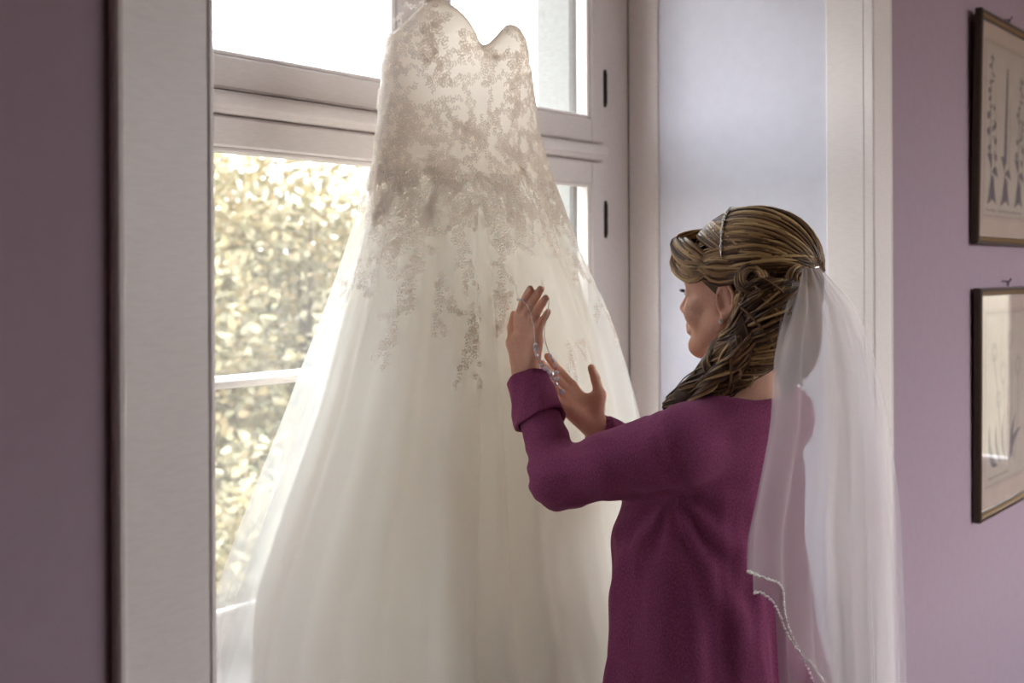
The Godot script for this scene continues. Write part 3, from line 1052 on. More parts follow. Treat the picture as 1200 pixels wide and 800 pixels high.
	pts = PackedVector3Array([V(0, 0.06, 0), V(0, 0.12, 0)])
	for i in 10:
		var a := -PI * 0.5 + PI * 1.35 * i / 9.0
		pts.append(V(cos(a) * 0.022, 0.146 + sin(a) * 0.022, 0))
	rad = PackedFloat32Array()
	for p in pts: rad.append(0.0022)
	tube(st, pts, rad, 7)
	obj("hanger_hook", st, M.iron_hook, hg)
	st = new_st(true)
	tube(st, PackedVector3Array([V(0.868, 2.452, -0.46), V(OPEN_R - 0.002, 2.452, -0.46)]), PackedFloat32Array([0.011, 0.011]), 12)
	structure(obj("trim_13", st, M.hanger_wood), "slim wooden rail across the top of the niche that the dress hangs from", "rail")

# a point on the dress, u metres to the viewer's right and v metres up from (t, h)
func dress_on(t: float, h: float, u: float, v: float) -> Vector3:
	var r := dress_row(h)
	var rx: float = r[1] if cos(t) > 0.0 else r[0]
	var rz: float = r[4] if sin(t) > 0.0 else r[3]
	var arc := sqrt(pow(rx * sin(t), 2.0) + pow(rz * cos(t), 2.0)) + 0.02
	return dress_pt(t - u / arc, h + v, 1.0, 0.0035)

# one lace spray: a curving stem with leaves on both sides and blossoms; direction 0 = right, PI/2 = down
func spray(st: SurfaceTool, fn: Callable, length: float, width: float, dir: float, room_above: float) -> void:
	var n := int(length / (width * 0.42)) + 2
	var bend := (rng.randf() - 0.5) * 1.6
	var p := Vector2.ZERO
	var a := dir
	var step := length / n
	for i in n:
		a += bend / n
		var d := Vector2(cos(a), -sin(a))
		p += d * step
		if p.y > room_above - 0.006: continue
		var s := 1.0 if i % 2 == 0 else -1.0
		var env := 0.55 + 0.45 * sin(PI * (i + 0.7) / (n + 0.4))
		if i % 4 == 1:
			blossom(st, fn, p + Vector2(-d.y, d.x) * s * width * 0.30, width * 0.40 * env, rng.randf() * TAU)
		else:
			petal(st, fn, p, a + s * 0.85, width * 0.66 * env, width * 0.20)
			petal(st, fn, p, a - s * 1.0, width * 0.50 * env, width * 0.17)
		petal(st, fn, p - d * step, a, step * 1.05, 0.0012)

func petal(st: SurfaceTool, fn: Callable, p: Vector2, a: float, l: float, w: float) -> void:
	var d := Vector2(cos(a), -sin(a))
	var o := Vector2(-d.y, d.x)
	var pts: Array[Vector3] = []
	for q: Vector2 in [Vector2(0, 0), Vector2(0.3, 0.8), Vector2(0.62, 1.0), Vector2(1, 0), Vector2(0.62, -1.0), Vector2(0.3, -0.8)]:
		var u := p + d * q.x * l + o * q.y * w * 0.5
		pts.append(fn.call(u.x, u.y))
	var mid := p + d * 0.5 * l
	var c: Vector3 = fn.call(mid.x, mid.y)
	c += V(0, 0.0, 0.0012)
	for i in 6:
		tri(st, c, pts[i], pts[(i + 1) % 6])

func blossom(st: SurfaceTool, fn: Callable, p: Vector2, r: float, turn: float) -> void:
	for k in 5:
		var a := turn + TAU * k / 5.0
		petal(st, fn, p + Vector2(cos(a), -sin(a)) * r * 0.22, a, r * 0.95, r * 0.80)
# ======================= blended bodies =======================
# A grid of signed distances. Shapes are joined with a smooth minimum; surface nets turn the zero level into a mesh.
class Field:
	var o: Vector3
	var c: float
	var nx: int
	var ny: int
	var nz: int
	var d: PackedFloat32Array

	func _init(lo: Vector3, hi: Vector3, cell: float) -> void:
		o = lo
		c = cell
		nx = int((hi.x - lo.x) / cell) + 2
		ny = int((hi.y - lo.y) / cell) + 2
		nz = int((hi.z - lo.z) / cell) + 2
		d.resize(nx * ny * nz)
		d.fill(0.05)

	func span(lo: Vector3, hi: Vector3) -> Array:
		var a := ((lo - o) / c).floor()
		var b := ((hi - o) / c).ceil()
		return [clampi(int(a.x), 0, nx - 1), clampi(int(b.x), 0, nx - 1), clampi(int(a.y), 0, ny - 1), clampi(int(b.y), 0, ny - 1), clampi(int(a.z), 0, nz - 1), clampi(int(b.z), 0, nz - 1)]

	# tapered capsule
	func cap(a: Vector3, b: Vector3, ra: float, rb: float, k := 0.012) -> void:
		var m := maxf(ra, rb) + k + 2.0 * c
		var s := span(V3min(a, b) - Vector3.ONE * m, V3max(a, b) + Vector3.ONE * m)
		var ba := b - a
		var l2 := maxf(ba.length_squared(), 1e-9)
		for z in range(s[4], s[5] + 1):
			for y in range(s[2], s[3] + 1):
				var i := (z * ny + y) * nx
				for x in range(s[0], s[1] + 1):
					var p := Vector3(o.x + x * c, o.y + y * c, o.z + z * c) - a
					var t := clampf(p.dot(ba) / l2, 0.0, 1.0)
					var v := (p - ba * t).length() - ra - (rb - ra) * t
					var w := d[i + x]
					var h := k - absf(v - w)
					d[i + x] = minf(v, w) - (h * h * 0.25 / k if h > 0.0 else 0.0)

	# ellipsoid; basis columns are its axes. carve = true takes it away
	func ell(at: Vector3, bs: Basis, r: Vector3, k := 0.012, carve := false) -> void:
		var m := maxf(r.x, maxf(r.y, r.z)) + k + 2.0 * c
		var s := span(at - Vector3.ONE * m, at + Vector3.ONE * m)
		var inv := bs.transposed()
		var ir := Vector3(1.0 / r.x, 1.0 / r.y, 1.0 / r.z)
		var ir2 := ir * ir
		for z in range(s[4], s[5] + 1):
			for y in range(s[2], s[3] + 1):
				var i := (z * ny + y) * nx
				for x in range(s[0], s[1] + 1):
					var p := inv * (Vector3(o.x + x * c, o.y + y * c, o.z + z * c) - at)
					var k0 := (p * ir).length()
					var k1 := (p * ir2).length()
					var v := k0 * (k0 - 1.0) / maxf(k1, 1e-6)
					var w := d[i + x]
					if carve:
						v = -v
						var h := k - absf(v - w)
						d[i + x] = maxf(v, w) + (h * h * 0.25 / k if h > 0.0 else 0.0)
					else:
						var h := k - absf(v - w)
						d[i + x] = minf(v, w) - (h * h * 0.25 / k if h > 0.0 else 0.0)

	# upright trunk: rows of [y, cx, cz, rx, r towards -z, r towards +z], falling y
	func trunk(rows: Array, k := 0.02) -> void:
		for y in ny:
			var h := o.y + y * c
			var hh := clampf(h, rows[rows.size() - 1][0], rows[0][0])
			var over := absf(h - hh)
			if over > 0.06: continue
			var j := 1
			while j < rows.size() - 1 and rows[j][0] > hh: j += 1
			var f: float = (rows[j - 1][0] - hh) / (rows[j - 1][0] - rows[j][0])
			f = f * f * (3.0 - 2.0 * f) * 0.5 + f * 0.5
			var q: Array = []
			for n in range(1, 6): q.append(lerpf(rows[j - 1][n], rows[j][n], f))
			for z in nz:
				var i := (z * ny + y) * nx
				var dz: float = o.z + z * c - q[1]
				var rz: float = q[3] if dz < 0.0 else q[4]
				for x in nx:
					var dx: float = o.x + x * c - q[0]
					var e := pow(pow(absf(dx) / q[2], 2.3) + pow(absf(dz) / rz, 2.3), 1.0 / 2.3)
					if e > 1.8: continue
					var v: float = (e - 1.0) * minf(q[2], rz)
					if over > 0.0: v = maxf(v, 0.0) + over if v > 0.0 else maxf(v, over)
					var w := d[i + x]
					var hd := k - absf(v - w)
					d[i + x] = minf(v, w) - (hd * hd * 0.25 / k if hd > 0.0 else 0.0)

	static func V3min(a: Vector3, b: Vector3) -> Vector3:
		return Vector3(minf(a.x, b.x), minf(a.y, b.y), minf(a.z, b.z))

	static func V3max(a: Vector3, b: Vector3) -> Vector3:
		return Vector3(maxf(a.x, b.x), maxf(a.y, b.y), maxf(a.z, b.z))

	# adds the surface to vs / ix
	func net(vs: PackedVector3Array, ix: PackedInt32Array) -> void:
		var cell := PackedInt32Array()
		cell.resize(d.size())
		cell.fill(-1)
		var sx := 1
		var sy := nx
		var sz := nx * ny
		for z in range(1, nz - 1):
			for y in range(1, ny - 1):
				for x in range(1, nx - 1):
					var i := z * sz + y * sy + x
					var v := d[i]
					var inside := v < 0.0
					for ax in 3:
						var st: int = sx if ax == 0 else sy if ax == 1 else sz
						if (d[i + st] < 0.0) == inside: continue
						var u: int = sy if ax == 0 else sz if ax == 1 else sx
						var w: int = sz if ax == 0 else sx if ax == 1 else sy
						var q := [i - u - w, i - w, i, i - u]
						for n in 4:
							if cell[q[n]] < 0:
								cell[q[n]] = vs.size()
								vs.append(point(q[n]))
						if inside:
							ix.append_array([cell[q[0]], cell[q[2]], cell[q[1]], cell[q[0]], cell[q[3]], cell[q[2]]])
						else:
							ix.append_array([cell[q[0]], cell[q[1]], cell[q[2]], cell[q[0]], cell[q[2]], cell[q[3]]])

	func point(i: int) -> Vector3:
		var x := i % nx
		var y := (i / nx) % ny
		var z := i / (nx * ny)
		var sum := Vector3.ZERO
		var n := 0
		for a: Array in [[0, 0, 0, 0], [0, 1, 0, 0], [0, 0, 1, 0], [0, 1, 1, 0], [0, 0, 0, 1], [1, 0, 0, 1], [0, 0, 1, 1], [1, 0, 1, 1], [0, 0, 0, 2], [1, 0, 0, 2], [0, 1, 0, 2], [1, 1, 0, 2]]:
			# a: fixed offsets along two axes, the third varies
			var b := Vector3i.ZERO
			var e := Vector3i.ZERO
			match a[3]:
				0:
					b = Vector3i(0, a[1], a[2]); e = Vector3i(1, a[1], a[2])
				1:
					b = Vector3i(a[0], 0, a[2]); e = Vector3i(a[0], 1, a[2])
				2:
					b = Vector3i(a[0], a[1], 0); e = Vector3i(a[0], a[1], 1)
			var d0 := d[((z + b.z) * ny + y + b.y) * nx + x + b.x]
			var d1 := d[((z + e.z) * ny + y + e.y) * nx + x + e.x]
			if (d0 < 0.0) != (d1 < 0.0):
				sum += Vector3(b).lerp(Vector3(e), d0 / (d0 - d1))
				n += 1
		return o + (Vector3(x, y, z) + (sum / n if n > 0 else Vector3.ONE * 0.5)) * c
# ======================= the woman =======================
const HC := Vector3(1.643, 1.508, 0.205)       # middle of the head, between the ears
var HB := Basis()                             # columns: her left, up, forward
const AT := Vector3(1.66, 0.0, 0.17)           # where she stands

func hd(l: float, u: float, f: float) -> Vector3:
	return HC + HB * V(l, u, f)

const SH_L := Vector3(1.484, 1.268, 0.190)
const EL_L := Vector3(1.4427, 1.1814, -0.0506)
const WR_L := Vector3(1.4968, 1.3520, -0.1765)
const SH_R := Vector3(1.835, 1.275, 0.180)
const EL_R := Vector3(1.800, 1.110, -0.045)
const WR_R := Vector3(1.6390, 1.2400, -0.1095)

func build_person() -> void:
	rng.seed = 11
	var yaw := deg_to_rad(6.0)
	var fwd := V(-sin(yaw), 0.0, -cos(yaw))
	var left := V(-cos(yaw), 0, sin(yaw))
	HB = Basis(left, V(0, 1, 0), fwd)
	var skin := mat("skin", Color(0.96, 0.755, 0.635), 0.5, 0.4)
	skin.subsurf_scatter_enabled = true
	skin.subsurf_scatter_strength = 0.08
	grain(skin, noise_tex(0.08, Color(0.94, 0.91, 0.90), Color(1, 1, 1), 51, 4, 256), Vector3.ONE * 6.0)
	var knit := mat("heather_knit", Color(0.70, 0.375, 0.535), 0.9, 0.2)
	grain(knit, noise_tex(0.06, Color(0.66, 0.64, 0.66), Color(1, 1, 1), 52, 5, 512), V(9.0, 5.0, 9.0))
	knit.rim_enabled = true
	knit.rim = 0.5
	knit.rim_tint = 0.6
	var denim := mat("dark_denim", Color(0.13, 0.14, 0.19), 0.85, 0.2)
	grain(denim, noise_tex(0.3, Color(0.8, 0.8, 0.85), Color(1, 1, 1), 53, 3, 256), Vector3.ONE * 10.0)
	mat("shoe_leather", Color(0.10, 0.08, 0.07), 0.4, 0.5)
	mat("nail", Color(0.86, 0.64, 0.58), 0.25, 0.6)
	mat("pearl", Color(0.95, 0.93, 0.90), 0.15, 0.8)
	mat("silver", Color(0.90, 0.89, 0.87), 0.2, 0.7, 0.9)
	mat("eye_white", Color(0.90, 0.88, 0.86), 0.15, 0.6)
	mat("iris", Color(0.25, 0.32, 0.38), 0.1, 0.6)
	var p := root("person", AT)
	tag(p, "woman in purple knitted jumper and bridal veil, back turned, reaching towards the hanging dress", "person")
	body_mesh(p)
	jumper(p)
	trousers(p)
	face_parts(p)
	hair(p)
	veil(p)

func home(o: Node3D) -> MeshInstance3D:
	o.position = -AT
	return o

func body_mesh(p: Node3D) -> void:
	var vs := PackedVector3Array()
	var ix := PackedInt32Array()
	# --- trunk, arms, legs ---
	var f := Field.new(V(1.33, 0.02, -0.22), V(1.99, 1.42, 0.36), 0.013)
	f.trunk([[1.345, 1.655, 0.195, 0.075, 0.06, 0.05], [1.30, 1.655, 0.18, 0.15, 0.075, 0.075], [1.24, 1.657, 0.165, 0.16, 0.10, 0.09], [1.14, 1.66, 0.16, 0.155, 0.125, 0.095], [1.0, 1.66, 0.165, 0.135, 0.09, 0.085], [0.88, 1.66, 0.165, 0.17, 0.10, 0.115], [0.80, 1.66, 0.165, 0.175, 0.095, 0.12]], 0.03)
	var c7 := hd(-0.005, -0.165, -0.045)
	var cb := hd(0, -0.178, -0.015)
	f.cap(cb, SH_L + V(0.01, 0.0, 0), 0.044, 0.044, 0.03)
	f.cap(cb, SH_R + V(-0.01, 0.0, 0), 0.044, 0.044, 0.03)
	f.cap(SH_L, EL_L, 0.046, 0.036, 0.02)
	f.cap(EL_L, WR_L, 0.036, 0.025, 0.015)
	f.cap(SH_R, EL_R, 0.046, 0.036, 0.02)
	f.cap(EL_R, WR_R, 0.036, 0.025, 0.015)
	for s: float in [-1.0, 1.0]:
		f.cap(V(1.66 + s * 0.085, 0.84, 0.165), V(1.66 + s * 0.088, 0.46, 0.155), 0.082, 0.052, 0.02)
		f.cap(V(1.66 + s * 0.088, 0.46, 0.155), V(1.66 + s * 0.09, 0.10, 0.19), 0.050, 0.034, 0.02)
		f.cap(V(1.66 + s * 0.09, 0.06, 0.20), V(1.66 + s * 0.10, 0.05, 0.06), 0.034, 0.026, 0.015)
	f.cap(cb, hd(0, -0.05, -0.022), 0.054, 0.052, 0.03)
	f.net(vs, ix)
	# --- head ---
	f = Field.new(HC + V(-0.14, -0.19, -0.16), HC + V(0.14, 0.17, 0.15), 0.0042)
	f.ell(hd(0, 0.058, -0.018), HB, V(0.072, 0.085, 0.094), 0.02)
	f.ell(hd(0, -0.005, 0.030), HB, V(0.060, 0.090, 0.064), 0.03)
	f.cap(hd(0.050, -0.040, 0.012), hd(0.012, -0.085, 0.070), 0.020, 0.016, 0.03)
	f.cap(hd(-0.050, -0.040, 0.012), hd(-0.012, -0.085, 0.070), 0.020, 0.016, 0.03)
	f.ell(hd(0, -0.084, 0.079), HB, V(0.020, 0.014, 0.014), 0.018)
	f.ell(hd(0.036, -0.020, 0.066), HB, V(0.026, 0.024, 0.022), 0.02)
	f.ell(hd(-0.036, -0.020, 0.066), HB, V(0.026, 0.024, 0.022), 0.02)
	f.cap(hd(0.034, 0.034, 0.079), hd(-0.034, 0.034, 0.079), 0.010, 0.010, 0.02)
	f.ell(hd(0.031, 0.017, 0.097), HB, V(0.016, 0.010, 0.010), 0.008, true)
	f.ell(hd(-0.031, 0.017, 0.097), HB, V(0.016, 0.010, 0.010), 0.008, true)
	f.ell(hd(0.031, 0.016, 0.078), HB, V(0.013, 0.011, 0.011), 0.006)
	f.ell(hd(-0.031, 0.016, 0.078), HB, V(0.013, 0.011, 0.011), 0.006)
	f.cap(hd(0, 0.020, 0.090), hd(0, -0.014, 0.108), 0.007, 0.0095, 0.012)
	f.ell(hd(0.010, -0.020, 0.100), HB, V(0.008, 0.007, 0.009), 0.008)
	f.ell(hd(-0.010, -0.020, 0.100), HB, V(0.008, 0.007, 0.009), 0.008)
	f.cap(hd(0.019, -0.050, 0.085), hd(0, -0.047, 0.098), 0.004, 0.0055, 0.008)
	f.cap(hd(-0.019, -0.050, 0.085), hd(0, -0.047, 0.098), 0.004, 0.0055, 0.008)
	f.cap(hd(0.017, -0.054, 0.085), hd(0, -0.058, 0.096), 0.004, 0.006, 0.006)
	f.cap(hd(-0.017, -0.054, 0.085), hd(0, -0.058, 0.096), 0.004, 0.006, 0.006)
	# ears: a tilted shell, a hollow, a rim and a lobe
	for s: float in [1.0, -1.0]:
		var eb := HB * Basis.from_euler(V(0.2, s * 0.35, 0.0))
		f.ell(hd(s * 0.076, 0.0, -0.010), eb, V(0.007, 0.030, 0.018), 0.006)
		f.ell(hd(s * 0.084, 0.002, -0.006), eb, V(0.006, 0.019, 0.010), 0.004, true)
		var rim: Array = []
		for n in 9:
			var a := lerpf(-2.0, 2.3, n / 8.0)
			rim.append(hd(s * (0.079 + 0.003 * cos(a)), 0.004 + 0.027 * sin(a * 0.85 + 0.35), -0.010 - 0.017 * cos(a * 0.85 + 0.35)))
		for n in 8:
			f.cap(rim[n], rim[n + 1], 0.0038, 0.0038, 0.003)
		f.ell(hd(s * 0.074, -0.029, -0.004), HB, V(0.005, 0.009, 0.007), 0.006)
		f.cap(hd(s * 0.074, 0.006, 0.004), hd(s * 0.075, -0.008, 0.004), 0.004, 0.005, 0.005)
	f.cap(hd(0, -0.03, -0.022), hd(0, -0.178, -0.015), 0.052, 0.054, 0.025)
	f.net(vs, ix)
	# --- hands ---
	hand(vs, ix, WR_L, EL_L, [
		[V(1.5009, 1.4724, -0.2020), V(1.5067, 1.5010, -0.1956), V(1.5081, 1.5162, -0.1867), V(1.5052, 1.5289, -0.1750)],
		[V(1.5025, 1.4744, -0.1854), V(1.5154, 1.5027, -0.1787), V(1.5174, 1.5162, -0.1691), V(1.5149, 1.5281, -0.1570)],
		[V(1.5040, 1.4665, -0.1689), V(1.5157, 1.4896, -0.1635), V(1.5171, 1.5014, -0.1546), V(1.5140, 1.5116, -0.1432)],
		[V(1.5043, 1.4520, -0.1538), V(1.5122, 1.4684, -0.1496), V(1.5139, 1.4768, -0.1433), V(1.5132, 1.4852, -0.1366)]],
		[V(1.4909, 1.3791, -0.1981), V(1.5002, 1.4213, -0.2176), V(1.5102, 1.4509, -0.2288), V(1.5175, 1.4780, -0.2283)], p, "L")
	hand(vs, ix, WR_R, EL_R, [
		[V(1.6136, 1.3329, -0.1601), V(1.5974, 1.3607, -0.1779), V(1.5849, 1.3767, -0.1842), V(1.5691, 1.3923, -0.1865)],
		[V(1.6000, 1.3220, -0.1602), V(1.5827, 1.3496, -0.1791), V(1.5702, 1.3639, -0.1854), V(1.5546, 1.3786, -0.1877)],
		[V(1.5876, 1.3095, -0.1589), V(1.5721, 1.3335, -0.1759), V(1.5602, 1.3478, -0.1815), V(1.5458, 1.3608, -0.1825)],
		[V(1.5775, 1.2954, -0.1551), V(1.5655, 1.3142, -0.1683), V(1.5560, 1.3250, -0.1713), V(1.5432, 1.3347, -0.1704)]],
		[V(1.6330, 1.2725, -0.1166), V(1.6434, 1.3130, -0.1125), V(1.6423, 1.3453, -0.1212), V(1.6366, 1.3677, -0.1275)], p, "R")
	home(put("body", indexed(vs, ix), M.skin, p))

# a hand: palm of four metacarpals with the balls of thumb and little finger, fingers of three bones
func hand(vs: PackedVector3Array, ix: PackedInt32Array, wr: Vector3, el: Vector3, fingers: Array, thumb: Array, p: Node3D, side: String) -> void:
	var lo := wr
	var hi := wr
	for fg: Array in fingers + [thumb]:
		for q: Vector3 in fg:
			lo = Field.V3min(lo, q)
			hi = Field.V3max(hi, q)
	var f := Field.new(lo - Vector3.ONE * 0.036, hi + Vector3.ONE * 0.036, 0.0028)
	var across: Vector3 = (fingers[0][0] - fingers[3][0]).normalized()
	var back := (wr - el).normalized()
	f.cap(wr - back * 0.05 + across * 0.006, wr + across * 0.009, 0.0215, 0.0195, 0.012)
	f.cap(wr - back * 0.05 - across * 0.006, wr - across * 0.009, 0.0215, 0.0195, 0.012)
	var radii := [0.0086, 0.0088, 0.0083, 0.0073]
	for n in 4:
		var fg: Array = fingers[n]
		var r: float = radii[n]
		var foot := wr + across * (0.013 - 0.0087 * n) + back * 0.012
		f.cap(foot, fg[0], 0.0135, r + 0.0022, 0.010)
	# balls of the thumb and of the little finger
	f.cap(wr.lerp(thumb[0], 0.7), thumb[1], 0.0155, 0.0125, 0.014)
	f.cap(wr.lerp(fingers[3][0], 0.2), wr.lerp(fingers[3][0], 0.75), 0.0150, 0.0125, 0.012)
	f.cap(thumb[1], fingers[0][0].lerp(wr, 0.35), 0.009, 0.010, 0.014)
	f.cap(thumb[1], thumb[2], 0.0112, 0.0096, 0.005)
	f.cap(thumb[2], thumb[3], 0.0100, 0.0080, 0.003)
	for n in 4:
		var fg: Array = fingers[n]
		var r: float = radii[n]
		f.cap(fg[0], fg[1], r + 0.0010, r + 0.0002, 0.0025)
		f.cap(fg[1], fg[2], r + 0.0004, r - 0.0006, 0.0020)
		f.cap(fg[2], fg[3], r - 0.0004, r - 0.0016, 0.0020)
	f.net(vs, ix)

# ---------------- jumper ----------------
func jumper(p: Node3D) -> void:
	var vs := PackedVector3Array()
	var ix := PackedInt32Array()
	var f := Field.new(V(1.36, 0.74, -0.24), V(1.99, 1.40, 0.38), 0.0075)
	f.trunk([[1.335, 1.655, 0.195, 0.105, 0.075, 0.070], [1.30, 1.657, 0.180, 0.165, 0.095, 0.098], [1.24, 1.660, 0.165, 0.185, 0.135, 0.118], [1.16, 1.66, 0.155, 0.192, 0.164, 0.125], [1.06, 1.66, 0.155, 0.200, 0.176, 0.125], [0.94, 1.66, 0.155, 0.208, 0.182, 0.142], [0.80, 1.66, 0.155, 0.224, 0.194, 0.165]], 0.02)
	var c7 := hd(-0.005, -0.175, -0.045)
	f.cap(c7.lerp(SH_L, 0.20), SH_L, 0.056, 0.060, 0.03)
	f.cap(c7.lerp(SH_R, 0.20), SH_R, 0.056, 0.060, 0.03)
	f.cap(SH_L, SH_L.lerp(EL_L, 0.55), 0.064, 0.060, 0.025)
	f.cap(SH_L.lerp(EL_L, 0.55), EL_L, 0.060, 0.050, 0.015)
	f.cap(EL_L, WR_L.lerp(EL_L, 0.06), 0.049, 0.034, 0.030)
	f.cap(SH_R, EL_R, 0.066, 0.052, 0.03)
	f.cap(EL_R, WR_R, 0.052, 0.036, 0.02)
	# wide neckline and the openings of the sleeves
	f.ell(V(1.635, 1.402, 0.190), Basis.from_euler(V(0.0, 0, 0.0)), V(0.125, 0.094, 0.125), 0.006, true)
	f.ell(WR_L + (WR_L - EL_L).normalized() * 0.045, Basis(), V(0.047, 0.047, 0.047), 0.004, true)
	f.ell(WR_R + (WR_R - EL_R).normalized() * 0.045, Basis(), V(0.047, 0.047, 0.047), 0.004, true)
	f.net(vs, ix)
	# drapes and wrinkles
	var nz := FastNoiseLite.new()
	nz.seed = 9
	nz.frequency = 1.0
	nz.fractal_octaves = 2
	var nr := normals_of(vs, ix)
	var arm := (EL_L - SH_L).normalized()
	var fore := (WR_L - EL_L).normalized()
	for i in vs.size():
		var q := vs[i]
		var off := 0.0
		var t_up := (q - SH_L).dot(arm)
		var t_fo := (q - EL_L).dot(fore)
		var d_up := ((q - SH_L) - arm * t_up).length()
		var d_fo := ((q - EL_L) - fore * t_fo).length()
		var on_arm := (d_up < 0.085 and t_up > 0.05) or (d_fo < 0.07 and t_fo > -0.03)
		off -= 0.0035 * exp(-pow((t_up - 0.012 - 0.03 * (q.y - SH_L.y)) / 0.006, 2.0)) * (1.0 if d_up < 0.10 and q.x < 1.56 else 0.0)
		if on_arm:
			# folds crowd in the bend of the elbow and ring the forearm
			var e := exp(-pow((q - EL_L).length() / 0.11, 2.0))
			off += 0.0026 * e * sin((t_up * 0.7 - t_fo * 1.0) * 150.0 + 3.0 * nz.get_noise_3d(q.x * 9.0, q.y * 9.0, q.z * 9.0))
			off += 0.0030 * nz.get_noise_3d(q.x * 16.0 + 4.0, q.y * 22.0, q.z * 16.0)
		else:
			var arm_pit := V(1.47, 1.19, 0.17)
			var r := q - arm_pit
			var a := atan2(-r.y, absf(r.z) + absf(r.x) * 0.8)
			var fall := clampf((1.24 - q.y) / 0.15, 0.0, 1.0)
			off += 0.0075 * fall * sin(a * 13.0 + 0.6 + 2.0 * nz.get_noise_3d(q.x * 5.0, q.y * 5.0, q.z * 5.0)) * exp(-r.length() / 0.30)
			off += 0.0110 * fall * nz.get_noise_3d(q.x * 15.0, q.y * 2.2, q.z * 15.0)
			off += 0.0030 * nz.get_noise_3d(q.x * 9.0 + 7.0, q.y * 9.0, q.z * 9.0)
			if q.y < 1.0: off += 0.010 * ((1.0 - q.y) / 0.2) * sin(atan2(q.z - 0.155, q.x - 1.66) * 9.0)
		vs[i] = q + nr[i] * off
	home(put("jumper", indexed(vs, ix), M.heather_knit, p))
	# turned-up cuffs: a second layer with a rolled lip
	for q: Array in [[WR_L, EL_L, 0.0375, 0.0480, 0.44], [WR_R, EL_R, 0.0365, 0.0470, 0.40]]:
		var a: Vector3 = q[0]
		var b: Vector3 = q[1]
		var ax := (b - a).normalized()
		var u := ax.cross(V(0.3, 0.2, 1)).normalized()
		var w := ax.cross(u)
		var l: float = (b - a).length() * q[4]
		var rows: Array = []
		for s: Vector2 in [Vector2(0.05, -0.006), Vector2(0.01, -0.004), Vector2(-0.004, -0.0015), Vector2(-0.006, 0.001), Vector2(0.0, 0.003), Vector2(0.15, 0.003), Vector2(0.3, 0.003), Vector2(0.5, 0.003), Vector2(0.7, 0.0035), Vector2(0.9, 0.0030), Vector2(0.985, 0.0030), Vector2(1.0, 0.001), Vector2(0.995, -0.004)]:
			var row := PackedVector3Array()
			for k in 56:
				var an := TAU * k / 56.0
				var c := clampf(s.x, 0.0, 1.0)
				var r: float = lerpf(q[2], q[3], c) + s.y + 0.0022 * sin(an * 3.0 + c * 5.0) + 0.0014 * sin(an * 7.0 - c * 9.0)
				row.append(a + ax * (s.x * l + 0.004 * sin(an * 2.0 + 1.0) * c) + (u * cos(an) + w * sin(an)) * r)
			rows.append(row)
		home(put("cuff", sheet(rows, true), M.heather_knit, p))

func normals_of(vs: PackedVector3Array, ix: PackedInt32Array) -> PackedVector3Array:
	var nr := PackedVector3Array()
	nr.resize(vs.size())
	for i in range(0, ix.size(), 3):
		var a := vs[ix[i]]
		var n := (vs[ix[i + 2]] - a).cross(vs[ix[i + 1]] - a)
		nr[ix[i]] += n; nr[ix[i + 1]] += n; nr[ix[i + 2]] += n
	for i in nr.size(): nr[i] = nr[i].normalized()
	return nr

func trousers(p: Node3D) -> void:
	var vs := PackedVector3Array()
	var ix := PackedInt32Array()
	var f := Field.new(V(1.42, 0.05, 0.0), V(1.90, 0.98, 0.34), 0.014)
	f.trunk([[0.90, 1.66, 0.155, 0.165, 0.095, 0.10], [0.82, 1.66, 0.155, 0.175, 0.100, 0.118]], 0.03)
	for s: float in [-1.0, 1.0]:
		f.cap(V(1.66 + s * 0.085, 0.84, 0.165), V(1.66 + s * 0.088, 0.46, 0.155), 0.092, 0.064, 0.02)
		f.cap(V(1.66 + s * 0.088, 0.46, 0.155), V(1.66 + s * 0.09, 0.12, 0.19), 0.064, 0.050, 0.02)
	f.net(vs, ix)
	home(put("trousers", indexed(vs, ix), M.dark_denim, p))
	for s: float in [-1.0, 1.0]:
		vs = PackedVector3Array()
		ix = PackedInt32Array()
		f = Field.new(V(1.66 + s * 0.095 - 0.08, -0.02, -0.10), V(1.66 + s * 0.095 + 0.08, 0.15, 0.30), 0.008)
		f.cap(V(1.66 + s * 0.09, 0.052, 0.205), V(1.66 + s * 0.095, 0.046, 0.09), 0.042, 0.040, 0.02)
		f.cap(V(1.66 + s * 0.095, 0.046, 0.09), V(1.66 + s * 0.105, 0.036, -0.02), 0.042, 0.034, 0.02)
		for i in f.d.size():   # a flat sole
			var y := f.o.y + ((i / f.nx) % f.ny) * f.c
			f.d[i] = maxf(f.d[i], 0.002 - y)
		f.net(vs, ix)
		home(put("shoe", indexed(vs, ix), M.shoe_leather, p))

func face_parts(p: Node3D) -> void:
	for s: float in [1.0, -1.0]:
		var st := new_st(true)
		ball(st, hd(s * 0.031, 0.016, 0.0800), V(0.0118, 0.0118, 0.0118), 12, 16)
		var eye := home(obj("eye", st, M.eye_white, p))
		st = new_st(true)
		ball(st, hd(s * 0.031, 0.014, 0.0885), V(0.0052, 0.0052, 0.0040), 8, 12, HB)
		obj("iris", st, M.iris, eye)
		st = new_st(true)
		for n in 9:
			var a := lerpf(-1.0, 1.0, n / 8.0)
			var b := hd(s * 0.031 + a * 0.011, 0.019 - a * a * 0.003, 0.0900 - a * a * 0.003)
			tube(st, PackedVector3Array([b, b + HB * V(a * 0.002 + s * 0.001, 0.0005, 0.005), b + HB * V(a * 0.004 + s * 0.002, 0.003, 0.0085)]), PackedFloat32Array([0.0007, 0.0006, 0.0002]), 4)
		obj("eyelashes", st, M.hair_dark if M.has("hair_dark") else M.shoe_leather, eye)
	for s: float in [1.0, -1.0]:
		var st := new_st(true)
		ball(st, hd(s * 0.0815, -0.034, -0.003), V(0.0044, 0.0044, 0.0044), 8, 12)
		home(obj("earring", st, M.pearl, p))

